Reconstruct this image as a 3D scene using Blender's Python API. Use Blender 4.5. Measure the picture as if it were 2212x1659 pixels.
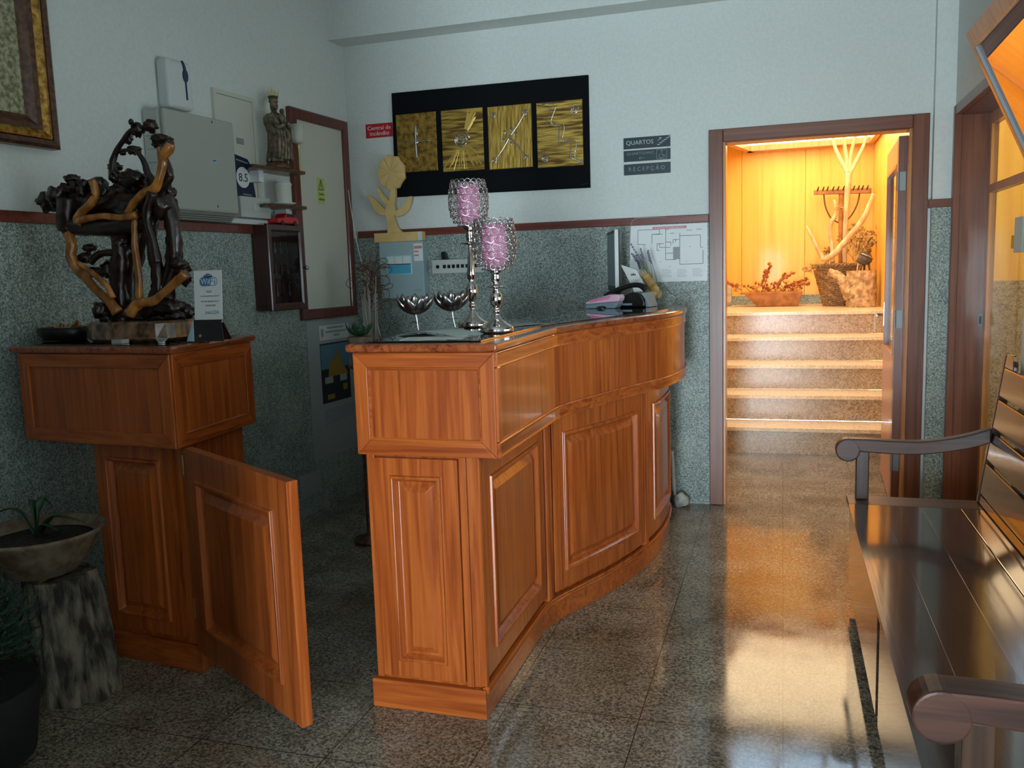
import bpy, bmesh, math, random
from mathutils import Vector, Matrix, noise
random.seed(7)
S = bpy.context.scene
for o in list(bpy.data.objects): bpy.data.objects.remove(o)
C = S.collection

# ------------------------------------------------------------------ camera
F_PX, YAW, PITCH, ROLL, H = 1865.2, 0.30537, 0.12724, 0.03228, 1.4
cy, sy, cp, sp = math.cos(YAW), math.sin(YAW), math.cos(PITCH), math.sin(PITCH)
fwd = Vector((-sy*cp, cy*cp, -sp)); r0 = Vector((cy, sy, 0)); d0 = fwd.cross(r0)
rgt = r0*math.cos(ROLL) + d0*math.sin(ROLL); dwn = -r0*math.sin(ROLL) + d0*math.cos(ROLL)
cam = bpy.data.objects.new('camera', bpy.data.cameras.new('camera')); C.objects.link(cam)
m = Matrix((rgt, -dwn, -fwd)).transposed().to_4x4(); m.translation = (0, 0, H)
cam.matrix_world = m
cam.data.sensor_width = 36; cam.data.lens = 36*F_PX/2212; cam.data.clip_start = 0.02
S.camera = cam

# ------------------------------------------------------------------ light and exposure
S.view_settings.view_transform = 'Standard'; S.view_settings.look = 'None'
S.view_settings.gamma = 1; S.view_settings.exposure = 0.0; S.view_settings.use_curve_mapping = False
SKY = 68.0
w = bpy.data.worlds.new('daylight'); S.world = w; w.use_nodes = True
w.node_tree.nodes['Background'].inputs[0].default_value = (0.74, 0.90, 1.0, 1)
w.node_tree.nodes['Background'].inputs[1].default_value = SKY
def portal(name, loc, rot, sx, sy_):
    l = bpy.data.lights.new(name, 'AREA'); l.shape = 'RECTANGLE'; l.size = sx; l.size_y = sy_
    l.cycles.is_portal = True
    o = bpy.data.objects.new(name, l); C.objects.link(o); o.location = loc; o.rotation_euler = rot; return o
portal('portal_side', (1.06, 2.68, 1.32), (0, math.pi/2, 0), .74, 1.56)                # shines -X
portal('portal_rear', (-.35, -2.62, .9), (math.pi/2, 0, 0), .85, 1.75)          # shines +Y
portal('portal_skylight', (-0.1, 6.72, 2.68), (0, 0, 0), 1.7, 1.1)                  # shines down

# ------------------------------------------------------------------ pixel rays (photo frame) -> points in the room
def ray(x, y):
    return rgt*((x-1106)/F_PX) + dwn*((y-829.5)/F_PX) + fwd
O = Vector((0, 0, H))
def at(x, y, Y=None, z=None, X=None):
    r = ray(x, y)
    t = Y/r.y if Y is not None else ((z-H)/r.z if z is not None else X/r.x)
    return O + r*t
YB = 5.131                                    # back wall plane
LA = Vector((-2.669, YB, 0)); LD = Vector((math.sin(.0655), math.cos(.0655), 0)); LN = Vector((LD.y, -LD.x, 0))
def FB(s, z, o): return Vector((s, YB-o, z))                    # back wall frame
def FL(s, z, o): return LA + LD*s + LN*o + Vector((0, 0, z))    # left wall frame
def atl(x, y, off=0):                          # pixel -> (s, z) on the left wall
    r = ray(x, y); A = LA + LN*off
    t = A.dot(LN)/(r.x*LN.x + r.y*LN.y); p = O + r*t
    return (p-LA).dot(LD), p.z
def plane_frame(A, B, out):                    # vertical face from plan point A to B, outward side given by a point
    A = Vector((A[0], A[1], 0)); B = Vector((B[0], B[1], 0)); u = (B-A).normalized(); n = Vector((u.y, -u.x, 0))
    if n.dot(Vector((out[0], out[1], 0))-A) < 0: n = -n
    return lambda s, z, o: A + u*s + n*o + Vector((0, 0, z))
def W(x, y, z): return Vector((x, y, z))

# ------------------------------------------------------------------ materials
MT = {}
def srgb(c): return tuple(((v/255)/12.92 if v/255 <= .04045 else ((v/255+.055)/1.055)**2.4) for v in c)+(1,)
def mat(name, col, rough=.5, metal=0, coat=0, emit=None, es=0, spec=.5, trans=0, ior=1.45, alpha=1):
    m = bpy.data.materials.new(name); m.use_nodes = True; b = m.node_tree.nodes['Principled BSDF']
    b.inputs['Base Color'].default_value = col if len(col) == 4 else tuple(col)+(1,)
    b.inputs['Roughness'].default_value = rough; b.inputs['Metallic'].default_value = metal
    b.inputs['Coat Weight'].default_value = coat; b.inputs['Coat Roughness'].default_value = .08
    b.inputs['Specular IOR Level'].default_value = spec; b.inputs['Transmission Weight'].default_value = trans
    b.inputs['IOR'].default_value = ior; b.inputs['Alpha'].default_value = alpha
    if emit: b.inputs['Emission Color'].default_value = tuple(emit)+(1,); b.inputs['Emission Strength'].default_value = es
    MT[name] = m; return m
def nodes(m): return m.node_tree.nodes, m.node_tree.links, m.node_tree.nodes['Principled BSDF']
def coords(m, scale, rot=(0, 0, 0)):
    N, L, b = nodes(m); tc = N.new('ShaderNodeTexCoord'); mp = N.new('ShaderNodeMapping')
    mp.inputs['Scale'].default_value = scale; mp.inputs['Rotation'].default_value = rot
    L.new(tc.outputs['Object'], mp.inputs[0]); return mp.outputs[0]
def ramp(m, stops):
    N = m.node_tree.nodes; r = N.new('ShaderNodeValToRGB'); e = r.color_ramp.elements
    for i, (p, c) in enumerate(stops):
        el = e[i] if i < 2 else e.new(p)
        el.position = p; el.color = tuple(c)+(1,) if len(c) == 3 else c
    return r
def bump(m, src, strength, dist=.01):
    N, L, b = nodes(m); bp = N.new('ShaderNodeBump'); bp.inputs['Strength'].default_value = strength
    bp.inputs['Distance'].default_value = dist; L.new(src, bp.inputs['Height']); L.new(bp.outputs[0], b.inputs['Normal'])
def wood(name, dark, mid, light, rough=.3, axis='z', k=1.0, coat=.3, spec=.5):
    m = mat(name, mid, rough, coat=coat, spec=spec); N, L, b = nodes(m)
    s = [26*k, 26*k, 26*k]; s['xyz'.index(axis)] = 1.1*k
    v = coords(m, s)
    n = N.new('ShaderNodeTexNoise'); n.inputs['Scale'].default_value = 1.0; n.inputs['Detail'].default_value = 6; n.inputs['Distortion'].default_value = 1.6
    L.new(v, n.inputs[0])
    s2 = [130*k, 130*k, 130*k]; s2['xyz'.index(axis)] = 3*k
    n2 = N.new('ShaderNodeTexNoise'); n2.inputs['Scale'].default_value = 1.0; n2.inputs['Detail'].default_value = 3
    L.new(coords(m, s2), n2.inputs[0])
    mx = N.new('ShaderNodeMath'); mx.operation = 'MULTIPLY_ADD'; mx.inputs[1].default_value = .35
    L.new(n2.outputs[0], mx.inputs[0]); L.new(n.outputs[0], mx.inputs[2])
    r = ramp(m, [(.45, dark), (.62, mid), (.85, light)]); L.new(mx.outputs[0], r.inputs[0]); L.new(r.outputs[0], b.inputs['Base Color'])
    bump(m, n2.outputs[0], .06, .002); return m
def granite(name, cols, scale=120, rough=.35, bumpy=.0, coat=0, tile=None, spec=.5, broad=True):
    m = mat(name, cols[1], rough, coat=coat, spec=spec); N, L, b = nodes(m); v = coords(m, (1, 1, 1))
    vo = N.new('ShaderNodeTexVoronoi'); vo.inputs['Scale'].default_value = scale; L.new(v, vo.inputs[0])
    n = N.new('ShaderNodeTexNoise'); n.inputs['Scale'].default_value = scale*.45; n.inputs['Detail'].default_value = 4; L.new(v, n.inputs[0])
    sx = N.new('ShaderNodeSeparateXYZ'); L.new(vo.outputs['Color'], sx.inputs[0])
    a = N.new('ShaderNodeMath'); a.operation = 'MULTIPLY_ADD'; a.inputs[1].default_value = .45; L.new(sx.outputs[0], a.inputs[0])
    a2 = N.new('ShaderNodeMath'); a2.operation = 'MULTIPLY'; a2.inputs[1].default_value = .8; L.new(n.outputs[0], a2.inputs[0]); L.new(a2.outputs[0], a.inputs[2])
    n3 = N.new('ShaderNodeTexNoise'); n3.inputs['Scale'].default_value = 5; n3.inputs['Detail'].default_value = 5; L.new(v, n3.inputs[0])
    a3 = N.new('ShaderNodeMath'); a3.operation = 'MULTIPLY_ADD'; a3.inputs[1].default_value = .35; L.new(n3.outputs[0], a3.inputs[0]); L.new(a.outputs[0], a3.inputs[2])
    r = ramp(m, [(.52, cols[0]), (.78, cols[1]), (1.0, cols[2])]); L.new(a3.outputs[0], r.inputs[0]); out = r.outputs[0]
    if tile:
        n4 = N.new('ShaderNodeTexNoise'); n4.inputs['Scale'].default_value = 2.3; n4.inputs['Detail'].default_value = 6; n4.inputs['Roughness'].default_value = .65; L.new(v, n4.inputs[0])
        r4 = ramp(m, [(.35, (.62, .56, .48)), (.62, (1, 1, 1))]); L.new(n4.outputs[0], r4.inputs[0])
        mm = N.new('ShaderNodeMixRGB'); mm.blend_type = 'MULTIPLY'; mm.inputs[0].default_value = 1; L.new(out, mm.inputs[1]); L.new(r4.outputs[0], mm.inputs[2]); out = mm.outputs[0]
        tx, ox, ty, oy = tile; sp_ = N.new('ShaderNodeSeparateXYZ'); L.new(v, sp_.inputs[0]); res = []
        for ch, T, o_ in ((0, tx, ox), (1, ty, oy)):
            s_ = N.new('ShaderNodeMath'); s_.operation = 'SUBTRACT'; L.new(sp_.outputs[ch], s_.inputs[0]); s_.inputs[1].default_value = o_
            pp = N.new('ShaderNodeMath'); pp.operation = 'PINGPONG'; L.new(s_.outputs[0], pp.inputs[0]); pp.inputs[1].default_value = T/2
            lt = N.new('ShaderNodeMath'); lt.operation = 'LESS_THAN'; L.new(pp.outputs[0], lt.inputs[0]); lt.inputs[1].default_value = .0016
            res.append(lt)
        mx = N.new('ShaderNodeMath'); mx.operation = 'MAXIMUM'; L.new(res[0].outputs[0], mx.inputs[0]); L.new(res[1].outputs[0], mx.inputs[1])
        mc = N.new('ShaderNodeMixRGB'); L.new(mx.outputs[0], mc.inputs[0]); L.new(out, mc.inputs[1]); mc.inputs[2].default_value = (.02, .018, .015, 1); out = mc.outputs[0]
        rr = N.new('ShaderNodeMapRange'); rr.inputs[1].default_value = .3; rr.inputs[2].default_value = .7
        rr.inputs[3].default_value = rough*.6; rr.inputs[4].default_value = rough*1.6; L.new(n3.outputs[0], rr.inputs[0]); L.new(rr.outputs[0], b.inputs['Roughness'])
    L.new(out, b.inputs['Base Color'])
    if bumpy: bump(m, n.outputs[0], bumpy, .003)
    return m
def mottled(name, c1, c2, scale=20, rough=.6, b_=.3, dist=.01, coat=0, stretch=(1, 1, 1), metal=0):
    m = mat(name, c1, rough, coat=coat, metal=metal); N, L, b = nodes(m)
    n = N.new('ShaderNodeTexNoise'); n.inputs['Scale'].default_value = scale; n.inputs['Detail'].default_value = 6; L.new(coords(m, stretch), n.inputs[0])
    r = ramp(m, [(.38, c1), (.62, c2)]); L.new(n.outputs[0], r.inputs[0]); L.new(r.outputs[0], b.inputs['Base Color'])
    if b_: bump(m, n.outputs[0], b_, dist)
    return m
def glassy(name, tint=(1, 1, 1), ior=1.5, rough=.0, refl=1.0):
    m = bpy.data.materials.new(name); m.use_nodes = True; N, L = m.node_tree.nodes, m.node_tree.links; N.clear()
    o = N.new('ShaderNodeOutputMaterial'); t = N.new('ShaderNodeBsdfTransparent'); t.inputs[0].default_value = tuple(tint)+(1,)
    g = N.new('ShaderNodeBsdfGlossy'); g.inputs['Roughness'].default_value = rough; f = N.new('ShaderNodeFresnel'); f.inputs[0].default_value = ior
    mu = N.new('ShaderNodeMath'); mu.operation = 'MULTIPLY'; mu.inputs[1].default_value = refl; mu.use_clamp = True; L.new(f.outputs[0], mu.inputs[0])
    ge = N.new('ShaderNodeNewGeometry'); sb = N.new('ShaderNodeMath'); sb.operation = 'SUBTRACT'; sb.inputs[0].default_value = 1; L.new(ge.outputs['Backfacing'], sb.inputs[1])
    m2 = N.new('ShaderNodeMath'); m2.operation = 'MULTIPLY'; L.new(mu.outputs[0], m2.inputs[0]); L.new(sb.outputs[0], m2.inputs[1]); mu = m2
    x = N.new('ShaderNodeMixShader'); L.new(mu.outputs[0], x.inputs[0]); L.new(t.outputs[0], x.inputs[1]); L.new(g.outputs[0], x.inputs[2]); L.new(x.outputs[0], o.inputs[0])
    MT[name] = m; return m

wood('desk_v', (.215, .038, .006), (.335, .067, .011), (.47, .115, .020), .28, 'z', coat=.35)
wood('desk_h', (.215, .038, .006), (.335, .067, .011), (.47, .115, .020), .28, 'x', coat=.35)
wood('desk_y', (.215, .038, .006), (.335, .067, .011), (.47, .115, .020), .25, 'y', coat=.4)
wood('desk_top', (.10, .02, .007), (.24, .055, .017), (.33, .09, .028), .18, 'y', coat=.6)
wood('door_wood', (.085, .024, .012), (.15, .045, .022), (.21, .07, .034), .34, 'z', .7, coat=.2)
wood('door_wood_h', (.085, .024, .012), (.15, .045, .022), (.21, .07, .034), .34, 'x', .7, coat=.2)
wood('rail_red', (.10, .02, .012), (.15, .03, .02), (.19, .045, .03), .35, 'x', coat=.3)
wood('frame_red', (.07, .016, .011), (.12, .026, .017), (.17, .04, .026), .35, 'z', coat=.3)
wood('panel_orange', (.82, .42, .06), (.90, .50, .09), (.93, .56, .12), .42, 'z', .35, coat=.08)
wood('leaf_orange', (.42, .16, .045), (.55, .23, .07), (.62, .28, .09), .3, 'z', .5, coat=.2)
wood('bench', (.012, .007, .005), (.028, .015, .010), (.055, .028, .016), .16, 'y', .8, coat=.6)
wood('bench_z', (.014, .008, .006), (.035, .018, .012), (.06, .03, .018), .26, 'z', .8, coat=.15)
wood('bench_x', (.014, .008, .007), (.04, .018, .013), (.085, .034, .022), .36, 'x', .8, coat=.0, spec=.35)
wood('key_wood', (.03, .009, .007), (.055, .016, .012), (.08, .025, .018), .3, 'z', coat=.3)
granite('granite_floor', [(.06, .052, .04), (.21, .183, .138), (.40, .355, .28)], 170, .085, 0, 0, (.43, .011, .443, 2.546), spec=.6)
granite('granite_wall', [(.08, .11, .10), (.22, .275, .25), (.46, .52, .48)], 230, .42, .2)
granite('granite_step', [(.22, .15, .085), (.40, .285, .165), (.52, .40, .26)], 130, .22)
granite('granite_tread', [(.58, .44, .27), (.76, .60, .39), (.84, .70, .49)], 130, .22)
mottled('wall_paint', (.65, .69, .66), (.69, .73, .695), 60, .75, .12, .002)
mat('ceiling_paint', (.5, .52, .49), .8)
mottled('gold_leaf', (.16, .085, .012), (.42, .25, .045), 30, .4, .6, .01, metal=.5)
mottled('gold_streak', (.13, .06, .008), (.55, .36, .07), 12, .38, .8, .01, stretch=(.6, 1, 6), metal=.5)
mottled('gold_vert', (.28, .16, .02), (.5, .32, .06), 14, .38, .8, .01, stretch=(6, 1, .8), metal=.5)
mottled('gold_frame', (.22, .09, .015), (.55, .33, .07), 40, .3, .4, .004, metal=.6)
mottled('frame_dark', (.05, .018, .008), (.13, .05, .02), 50, .35, .4, .004, coat=.3)
mottled('tapestry', (.16, .15, .07), (.42, .40, .26), 55, .9, .4, .004)
mat('gold_rays', (.75, .52, .14), .3, .6)
mat('silver', (.6, .58, .56), .25, 1)
mat('black_board', (.004, .005, .006), .8, spec=.15)
mat('black', (.008, .008, .009), .35)
mat('matt_black', (.006, .006, .006), .8)
mat('white', (.75, .78, .78), .5)
mat('white_plastic', (.62, .66, .64), .35)
mat('cream', (.60, .60, .52), .45)
mat('box_grey', (.40, .41, .37), .5)
mat('box_light', (.48, .51, .48), .45)
mat('vent_grey', (.28, .29, .26), .5)
mat('fuse_grey', (.33, .45, .47), .45)
mat('blue_window', (.10, .42, .62), .15, coat=.4)
mat('pale_blue', (.45, .70, .78), .4)
mat('navy', (.008, .02, .06), .3)
mat('dark_blue', (.01, .03, .10), .4)
mat('red', (.50, .012, .015), .4)
mat('red_car', (.6, .02, .03), .3)
mat('pale_red', (.62, .22, .24), .5)
mat('sign_grey', (.012, .035, .04), .35)
mat('sign_text', (.50, .56, .56), .4)
mat('faint_text', (.20, .29, .29), .4)
mat('ink', (.03, .035, .04), .6)
mat('grey_ink', (.30, .33, .35), .6)
mat('wifi_blue', (.05, .17, .38), .5)
mat('yellow_sticker', (.50, .60, .18), .6)
mat('yellow', (.7, .55, .05), .5)
mottled('pale_wood', (.66, .44, .16), (.74, .52, .22), 12, .6, .1, .002)
mat('chrome', (.62, .58, .57), .08, 1)
mat('steel', (.45, .45, .46), .28, 1)
mat('lotus_metal', (.30, .28, .28), .25, 1)
mat('brass', (.5, .42, .2), .3, 1)
mat('hinge', (.22, .24, .24), .5, .5)
mat('pink_glass', (.75, .30, .48), .25, coat=.3)
mat('pink', (.80, .25, .45), .35)
mat('light_pink', (.85, .55, .70), .35)
mat('device_grey', (.25, .33, .38), .4)
mat('crystal_block', (.8, .85, .85), .05, trans=.7)
mottled('root_dark', (.008, .004, .003), (.028, .011, .007), 30, .3, .6, .006, coat=.35)
mottled('root_orange', (.22, .07, .012), (.52, .21, .04), 22, .22, .4, .005, coat=.5, stretch=(1, 1, .3))
mottled('root_slab', (.05, .025, .015), (.22, .12, .06), 25, .25, .3, .005, coat=.6)
mottled('bark', (.03, .026, .02), (.22, .19, .14), 26, .85, 1.0, .03, stretch=(1, 1, .35))
mottled('bark_tan', (.30, .19, .09), (.62, .44, .24), 22, .8, 1.0, .02)
mottled('terracotta', (.14, .085, .05), (.24, .20, .13), 22, .8, .3, .006)
mottled('soil', (.01, .008, .007), (.04, .028, .02), 60, .9, 1, .01)
mottled('dried', (.30, .16, .04), (.55, .36, .14), 30, .8, .2)
mottled('dried_red', (.20, .045, .015), (.42, .13, .04), 30, .8, .2)
mottled('driftwood', (.50, .33, .16), (.72, .55, .34), 20, .7, .5, .004, stretch=(1, 1, .3))
mottled('wicker', (.14, .08, .035), (.34, .21, .10), 60, .6, .3, .004)
mottled('trough_wood', (.26, .11, .035), (.42, .19, .07), 14, .5, .3, .004)
mottled('iron', (.05, .04, .03), (.11, .09, .07), 30, .5, .3, .004)
mottled('stone', (.30, .30, .27), (.52, .52, .47), 20, .8, .6, .01)
mat('leaf_green', (.02, .06, .025), .45)
mat('bush_green', (.008, .035, .016), .6)
mat('dusty_green', (.16, .22, .14), .7)
mat('lavender', (.20, .20, .27), .8)
mat('straw', (.60, .50, .25), .7)
mat('twig', (.12, .05, .03), .6)
mat('twig_pale', (.35, .33, .28), .6)
mat('paper', (.62, .64, .62), .6)
mat('leaflet_pale', (.42, .52, .48), .5)
mat('paper_grey', (.35, .38, .38), .5)
mat('photo_sky', (.10, .22, .32), .4)
mat('photo_gold', (.32, .20, .03), .4)
mat('photo_dark', (.015, .02, .025), .4)
mat('diffuser', (.9, .85, .75), .5, emit=(1.0, .78, .46), es=5.6)
mottled('bronze', (.06, .045, .025), (.26, .21, .14), 35, .45, .4, .004, metal=.3)
mat('rubber', (.25, .26, .27), .5)
mat('white_tube', (.65, .68, .66), .4)
glassy('window_glass', (.34, .345, .34), 1.5, .0, 1.0)
glassy('skylight_glass', (.265, .28, .30), 1.5, .0, 1.0)
mat('lamp_near', (.9, .85, .75), .5, emit=(1.0, .74, .40), es=7.0)
mat('lamp_panel', (.9, .85, .75), .5, emit=(1.0, .80, .52), es=16.0)
glassy('crystal', (.90, .88, .90), 1.5, .05, 1.6)
glassy('counter_glass', (.80, .92, .88), 1.5, .0, 2.6)
glassy('door_glass', (.86, .88, .84), 1.5, .01, .5)
glassy('mirror_glass', (.35, .38, .36), 1.9, .015, 2.2)
glassy('cabinet_glass', (.75, .75, .75), 1.45, .02, 1.0)

# ------------------------------------------------------------------ builders
def finish(me, name, m, parent, loc=None):
    o = bpy.data.objects.new(name, me); C.objects.link(o)
    if isinstance(m, str): m = MT[m]
    me.materials.clear(); me.materials.append(m)
    if parent is not None:
        o.parent = parent
        base = Vector((0, 0, 0)); p = parent
        while p: base = base + p.location; p = p.parent
        me.transform(Matrix.Translation(-base))
    return o
def obj(name, bm, m, parent=None, bev=0, smooth=False, seg=2, sub=0):
    if isinstance(bm, bmesh.types.BMesh):
        bmesh.ops.recalc_face_normals(bm, faces=bm.faces)
        me = bpy.data.meshes.new(name); bm.to_mesh(me); bm.free()
    else: me = bm
    o = finish(me, name, m, parent)
    if smooth:
        for p in me.polygons: p.use_smooth = True
    if bev:
        b = o.modifiers.new('bevel', 'BEVEL'); b.width = bev; b.segments = seg; b.limit_method = 'ANGLE'; b.angle_limit = math.radians(40)
    if sub:
        s = o.modifiers.new('sub', 'SUBSURF'); s.levels = sub; s.render_levels = sub
    return o
def tag(o, label=None, cat=None, group=None, kind=None):
    if label: o['label'] = label
    if cat: o['category'] = cat
    if group: o['group'] = group
    if kind: o['kind'] = kind
    return o
def thing(name, label, cat, loc, group=None):
    o = bpy.data.objects.new(name, None); C.objects.link(o); o.location = Vector(loc); o.empty_display_size = .05
    return tag(o, label, cat, group)
def structure(name, bm, m, parent=None, bev=0):
    o = obj(name, bm, m, parent, bev)
    if parent is None: o['kind'] = 'structure'
    return o
def nb(): return bmesh.new()
def fbox(bm, F, s0, s1, z0, z1, o0, o1):
    v = [bm.verts.new(F(s, z, o)) for o in (o0, o1) for z in (z0, z1) for s in (s0, s1)]
    for q in ((0, 1, 3, 2), (4, 6, 7, 5), (0, 4, 5, 1), (2, 3, 7, 6), (0, 2, 6, 4), (1, 5, 7, 3)): bm.faces.new([v[i] for i in q])
    return bm
def box(bm, x0, x1, y0, y1, z0, z1): return fbox(bm, lambda s, z, o: Vector((s, o, z)), x0, x1, z0, z1, y0, y1)
def prism(bm, pts, z0, z1):
    a = [bm.verts.new((p[0], p[1], z0)) for p in pts]; b = [bm.verts.new((p[0], p[1], z1)) for p in pts]; n = len(pts)
    for i in range(n): bm.faces.new((a[i], a[(i+1) % n], b[(i+1) % n], b[i]))
    bm.faces.new(a[::-1]); bm.faces.new(b); return bm
def fpoly(bm, F, pts, o0, o1):                 # polygon in (s,z) of frame F, extruded between offsets
    a = [bm.verts.new(F(p[0], p[1], o0)) for p in pts]; b = [bm.verts.new(F(p[0], p[1], o1)) for p in pts]; n = len(pts)
    for i in range(n): bm.faces.new((a[i], a[(i+1) % n], b[(i+1) % n], b[i]))
    bm.faces.new(a[::-1]); bm.faces.new(b); return bm
def hexa(bm, bot, top):                        # quad prism from 4 bottom and 4 top points
    a = [bm.verts.new(p) for p in bot]; b = [bm.verts.new(p) for p in top]
    for i in range(4): bm.faces.new((a[i], a[(i+1) % 4], b[(i+1) % 4], b[i]))
    bm.faces.new(a[::-1]); bm.faces.new(b); return bm
def panel(bm, F, s0, s1, z0, z1, prof, n=1, cap=True):
    # nested rectangular rings (inset, offset): mouldings and raised fields, bends with a curved F
    rings = []
    for ins, off in prof:
        a, b, c, d = s0+ins, s1-ins, z0+ins, z1-ins
        bot = [bm.verts.new(F(a+(b-a)*i/n, c, off)) for i in range(n+1)]; top = [bm.verts.new(F(a+(b-a)*i/n, d, off)) for i in range(n+1)]
        rings.append((bot, top))
    for (b1, t1), (b2, t2) in zip(rings, rings[1:]):
        for i in range(n):
            bm.faces.new((b1[i], b1[i+1], b2[i+1], b2[i])); bm.faces.new((t1[i+1], t1[i], t2[i], t2[i+1]))
        bm.faces.new((b1[0], b2[0], t2[0], t1[0])); bm.faces.new((b1[n], t1[n], t2[n], b2[n]))
    if cap:
        b2, t2 = rings[-1]
        for i in range(n): bm.faces.new((b2[i], b2[i+1], t2[i+1], t2[i]))
    return bm
def catmull(pts, k=5):
    pts = [Vector(p) for p in pts]
    if len(pts) < 3: return pts
    out = []
    for i in range(len(pts)-1):
        p0 = pts[max(i-1, 0)]; p1 = pts[i]; p2 = pts[i+1]; p3 = pts[min(i+2, len(pts)-1)]
        for j in range(k):
            t = j/k; out.append(.5*((2*p1)+(p2-p0)*t+(2*p0-5*p1+4*p2-p3)*t*t+(3*p1-p0-3*p2+p3)*t**3))
    out.append(pts[-1]); return out
def tube(bm, pts, rad, seg=8, smooth=True, rough=0, k=5, flat=1.0):
    P = catmull(pts, k) if smooth else [Vector(p) for p in pts]; n = len(P)
    R = rad if isinstance(rad, (list, tuple)) else [rad]*2
    up = Vector((.13, .21, .97)); rings = []
    for i, p in enumerate(P):
        t = (P[min(i+1, n-1)]-P[max(i-1, 0)])
        t = t.normalized() if t.length > 1e-9 else Vector((0, 0, 1))
        a = t.cross(up)
        if a.length < .05: a = t.cross(Vector((1, 0, 0)))
        a.normalize(); b = t.cross(a)
        u = i/(n-1)*(len(R)-1); j = min(int(u), len(R)-2); r = R[j]+(R[j+1]-R[j])*(u-j)
        ring = []
        for q in range(seg):
            an = 2*math.pi*q/seg; rr = r*(1+rough*(noise.noise(p*31+Vector((an*1.3, q, 0)))))
            ring.append(bm.verts.new(p+a*math.cos(an)*rr+b*math.sin(an)*rr*flat))
        rings.append(ring)
    for r1, r2 in zip(rings, rings[1:]):
        for q in range(seg): bm.faces.new((r1[q], r1[(q+1) % seg], r2[(q+1) % seg], r2[q]))
    bm.faces.new(rings[0][::-1]); bm.faces.new(rings[-1]); return bm
def lathe(bm, c, prof, seg=24, closed=True, wob=0, sx=1, sy=1, twist=0):
    c = Vector(c); rings = []
    for r, z in prof:
        rings.append([bm.verts.new(c+Vector((math.cos(2*math.pi*q/seg)*r*sx*(1+wob*noise.noise(Vector((math.cos(2*math.pi*q/seg)*2, math.sin(2*math.pi*q/seg)*2, z*6)))),
                                                math.sin(2*math.pi*q/seg)*r*sy*(1+wob*noise.noise(Vector((math.cos(2*math.pi*q/seg)*2+5, math.sin(2*math.pi*q/seg)*2, z*6)))), z))) for q in range(seg)])
    for a, b in zip(rings, rings[1:]):
        for q in range(seg): bm.faces.new((a[q], a[(q+1) % seg], b[(q+1) % seg], b[q]))
    if closed: bm.faces.new(rings[0][::-1]); bm.faces.new(rings[-1])
    return bm
def blob(bm, c, r, sc=(1, 1, 1), amp=.3, fr=2.2, sub=2):
    d = bmesh.ops.create_icosphere(bm, subdivisions=sub, radius=1.0); c = Vector(c); sd = random.random()*50
    for v in d['verts']:
        k = 1+amp*noise.noise(v.co*fr+Vector((sd, 0, 0)))+amp*.5*noise.noise(v.co*fr*2.7+Vector((0, sd, 0)))
        v.co = c+Vector((v.co.x*sc[0], v.co.y*sc[1], v.co.z*sc[2]))*r*k
    return bm
def text(name, body, F, s0, s1, z0, z1, off, m, parent, ext=.0008):
    cu = bpy.data.curves.new('t', 'FONT'); cu.body = body; cu.size = 1; cu.align_x = 'LEFT'; cu.resolution_u = 3
    o = bpy.data.objects.new('t', cu); C.objects.link(o); dg = bpy.context.evaluated_depsgraph_get()
    me = bpy.data.meshes.new_from_object(o.evaluated_get(dg)); bpy.data.objects.remove(o); bpy.data.curves.remove(cu)
    xs = [v.co.x for v in me.vertices]; ys = [v.co.y for v in me.vertices]
    x0, x1, y0, y1 = min(xs), max(xs), min(ys), max(ys)
    for v in me.vertices:
        v.co = F(s0+(v.co.x-x0)/(x1-x0)*(s1-s0), z0+(v.co.y-y0)/(y1-y0)*(z1-z0), off)
    bm = nb(); bm.from_mesh(me); bpy.data.meshes.remove(me)
    g = bmesh.ops.extrude_face_region(bm, geom=bm.faces[:]); nrm = (F(0, 0, 1)-F(0, 0, 0))
    for e in g['geom']:
        if isinstance(e, bmesh.types.BMVert): e.co += nrm*ext
    return obj(name, bm, m, parent)
def lines(bm, F, segs, wd, off, th=.0006):     # thin drawn lines in (s,z)
    for (a, b, c, d) in segs:
        L = math.hypot(c-a, d-b); ux, uz = (c-a)/L, (d-b)/L; px_, pz = -uz*wd/2, ux*wd/2
        fpoly(bm, F, [(a+px_, b+pz), (c+px_, d+pz), (c-px_, d-pz), (a-px_, b-pz)], off, off+th)
    return bm

# ================================================================== THE ROOM
DL, DR, DT = -.329, .655, 2.098                 # doorway to the stairs
structure('floor', box(nb(), -3.6, 1.06, -2.75, 6.64, -.1, 0), 'granite_floor')
structure('ceiling', box(nb(), -3.6, 1.2, -2.75, YB, 3.1, 3.2), 'ceiling_paint')
bm = nb(); box(bm, -2.95, DL, YB, YB+.12, 0, 3.1); box(bm, DR, 1.0, YB, YB+.12, 0, 3.1); box(bm, DL, DR, YB, YB+.12, DT, 3.1)
wb = structure('wall_back', bm, 'wall_paint')
structure('granite_cladding', box(nb(), -2.665, -.404, YB-.009, YB-.0005, 0, 1.656), 'granite_wall', wb)
bm = nb(); box(bm, .748, .86, 5.075, YB, 0, 3.1)
pil = structure('wall_pilaster', bm, 'wall_paint')
structure('granite_cladding', box(nb(), .744, .846, 5.064, 5.0745, 0, 1.672), 'granite_wall', pil)
structure('trim_1', box(nb(), -2.62, -.404, YB-.024, YB-.0005, 1.656, 1.70), 'rail_red', None, .003)
structure('trim_2', box(nb(), .728, .842, 5.05, 5.13, 1.672, 1.714), 'door_wood_h', None, .003)
structure('trim_3', fbox(nb(), FL, -7.8, -.655, 1.655, 1.70, .0005, .024), 'rail_red', None, .003)
structure('trim_beam', prism(nb(), [(-2.93, 4.955), (1.2, 4.955), (1.2, YB-.001), (-2.93, YB-.001)], 2.855, 3.099), 'wall_paint')
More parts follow.
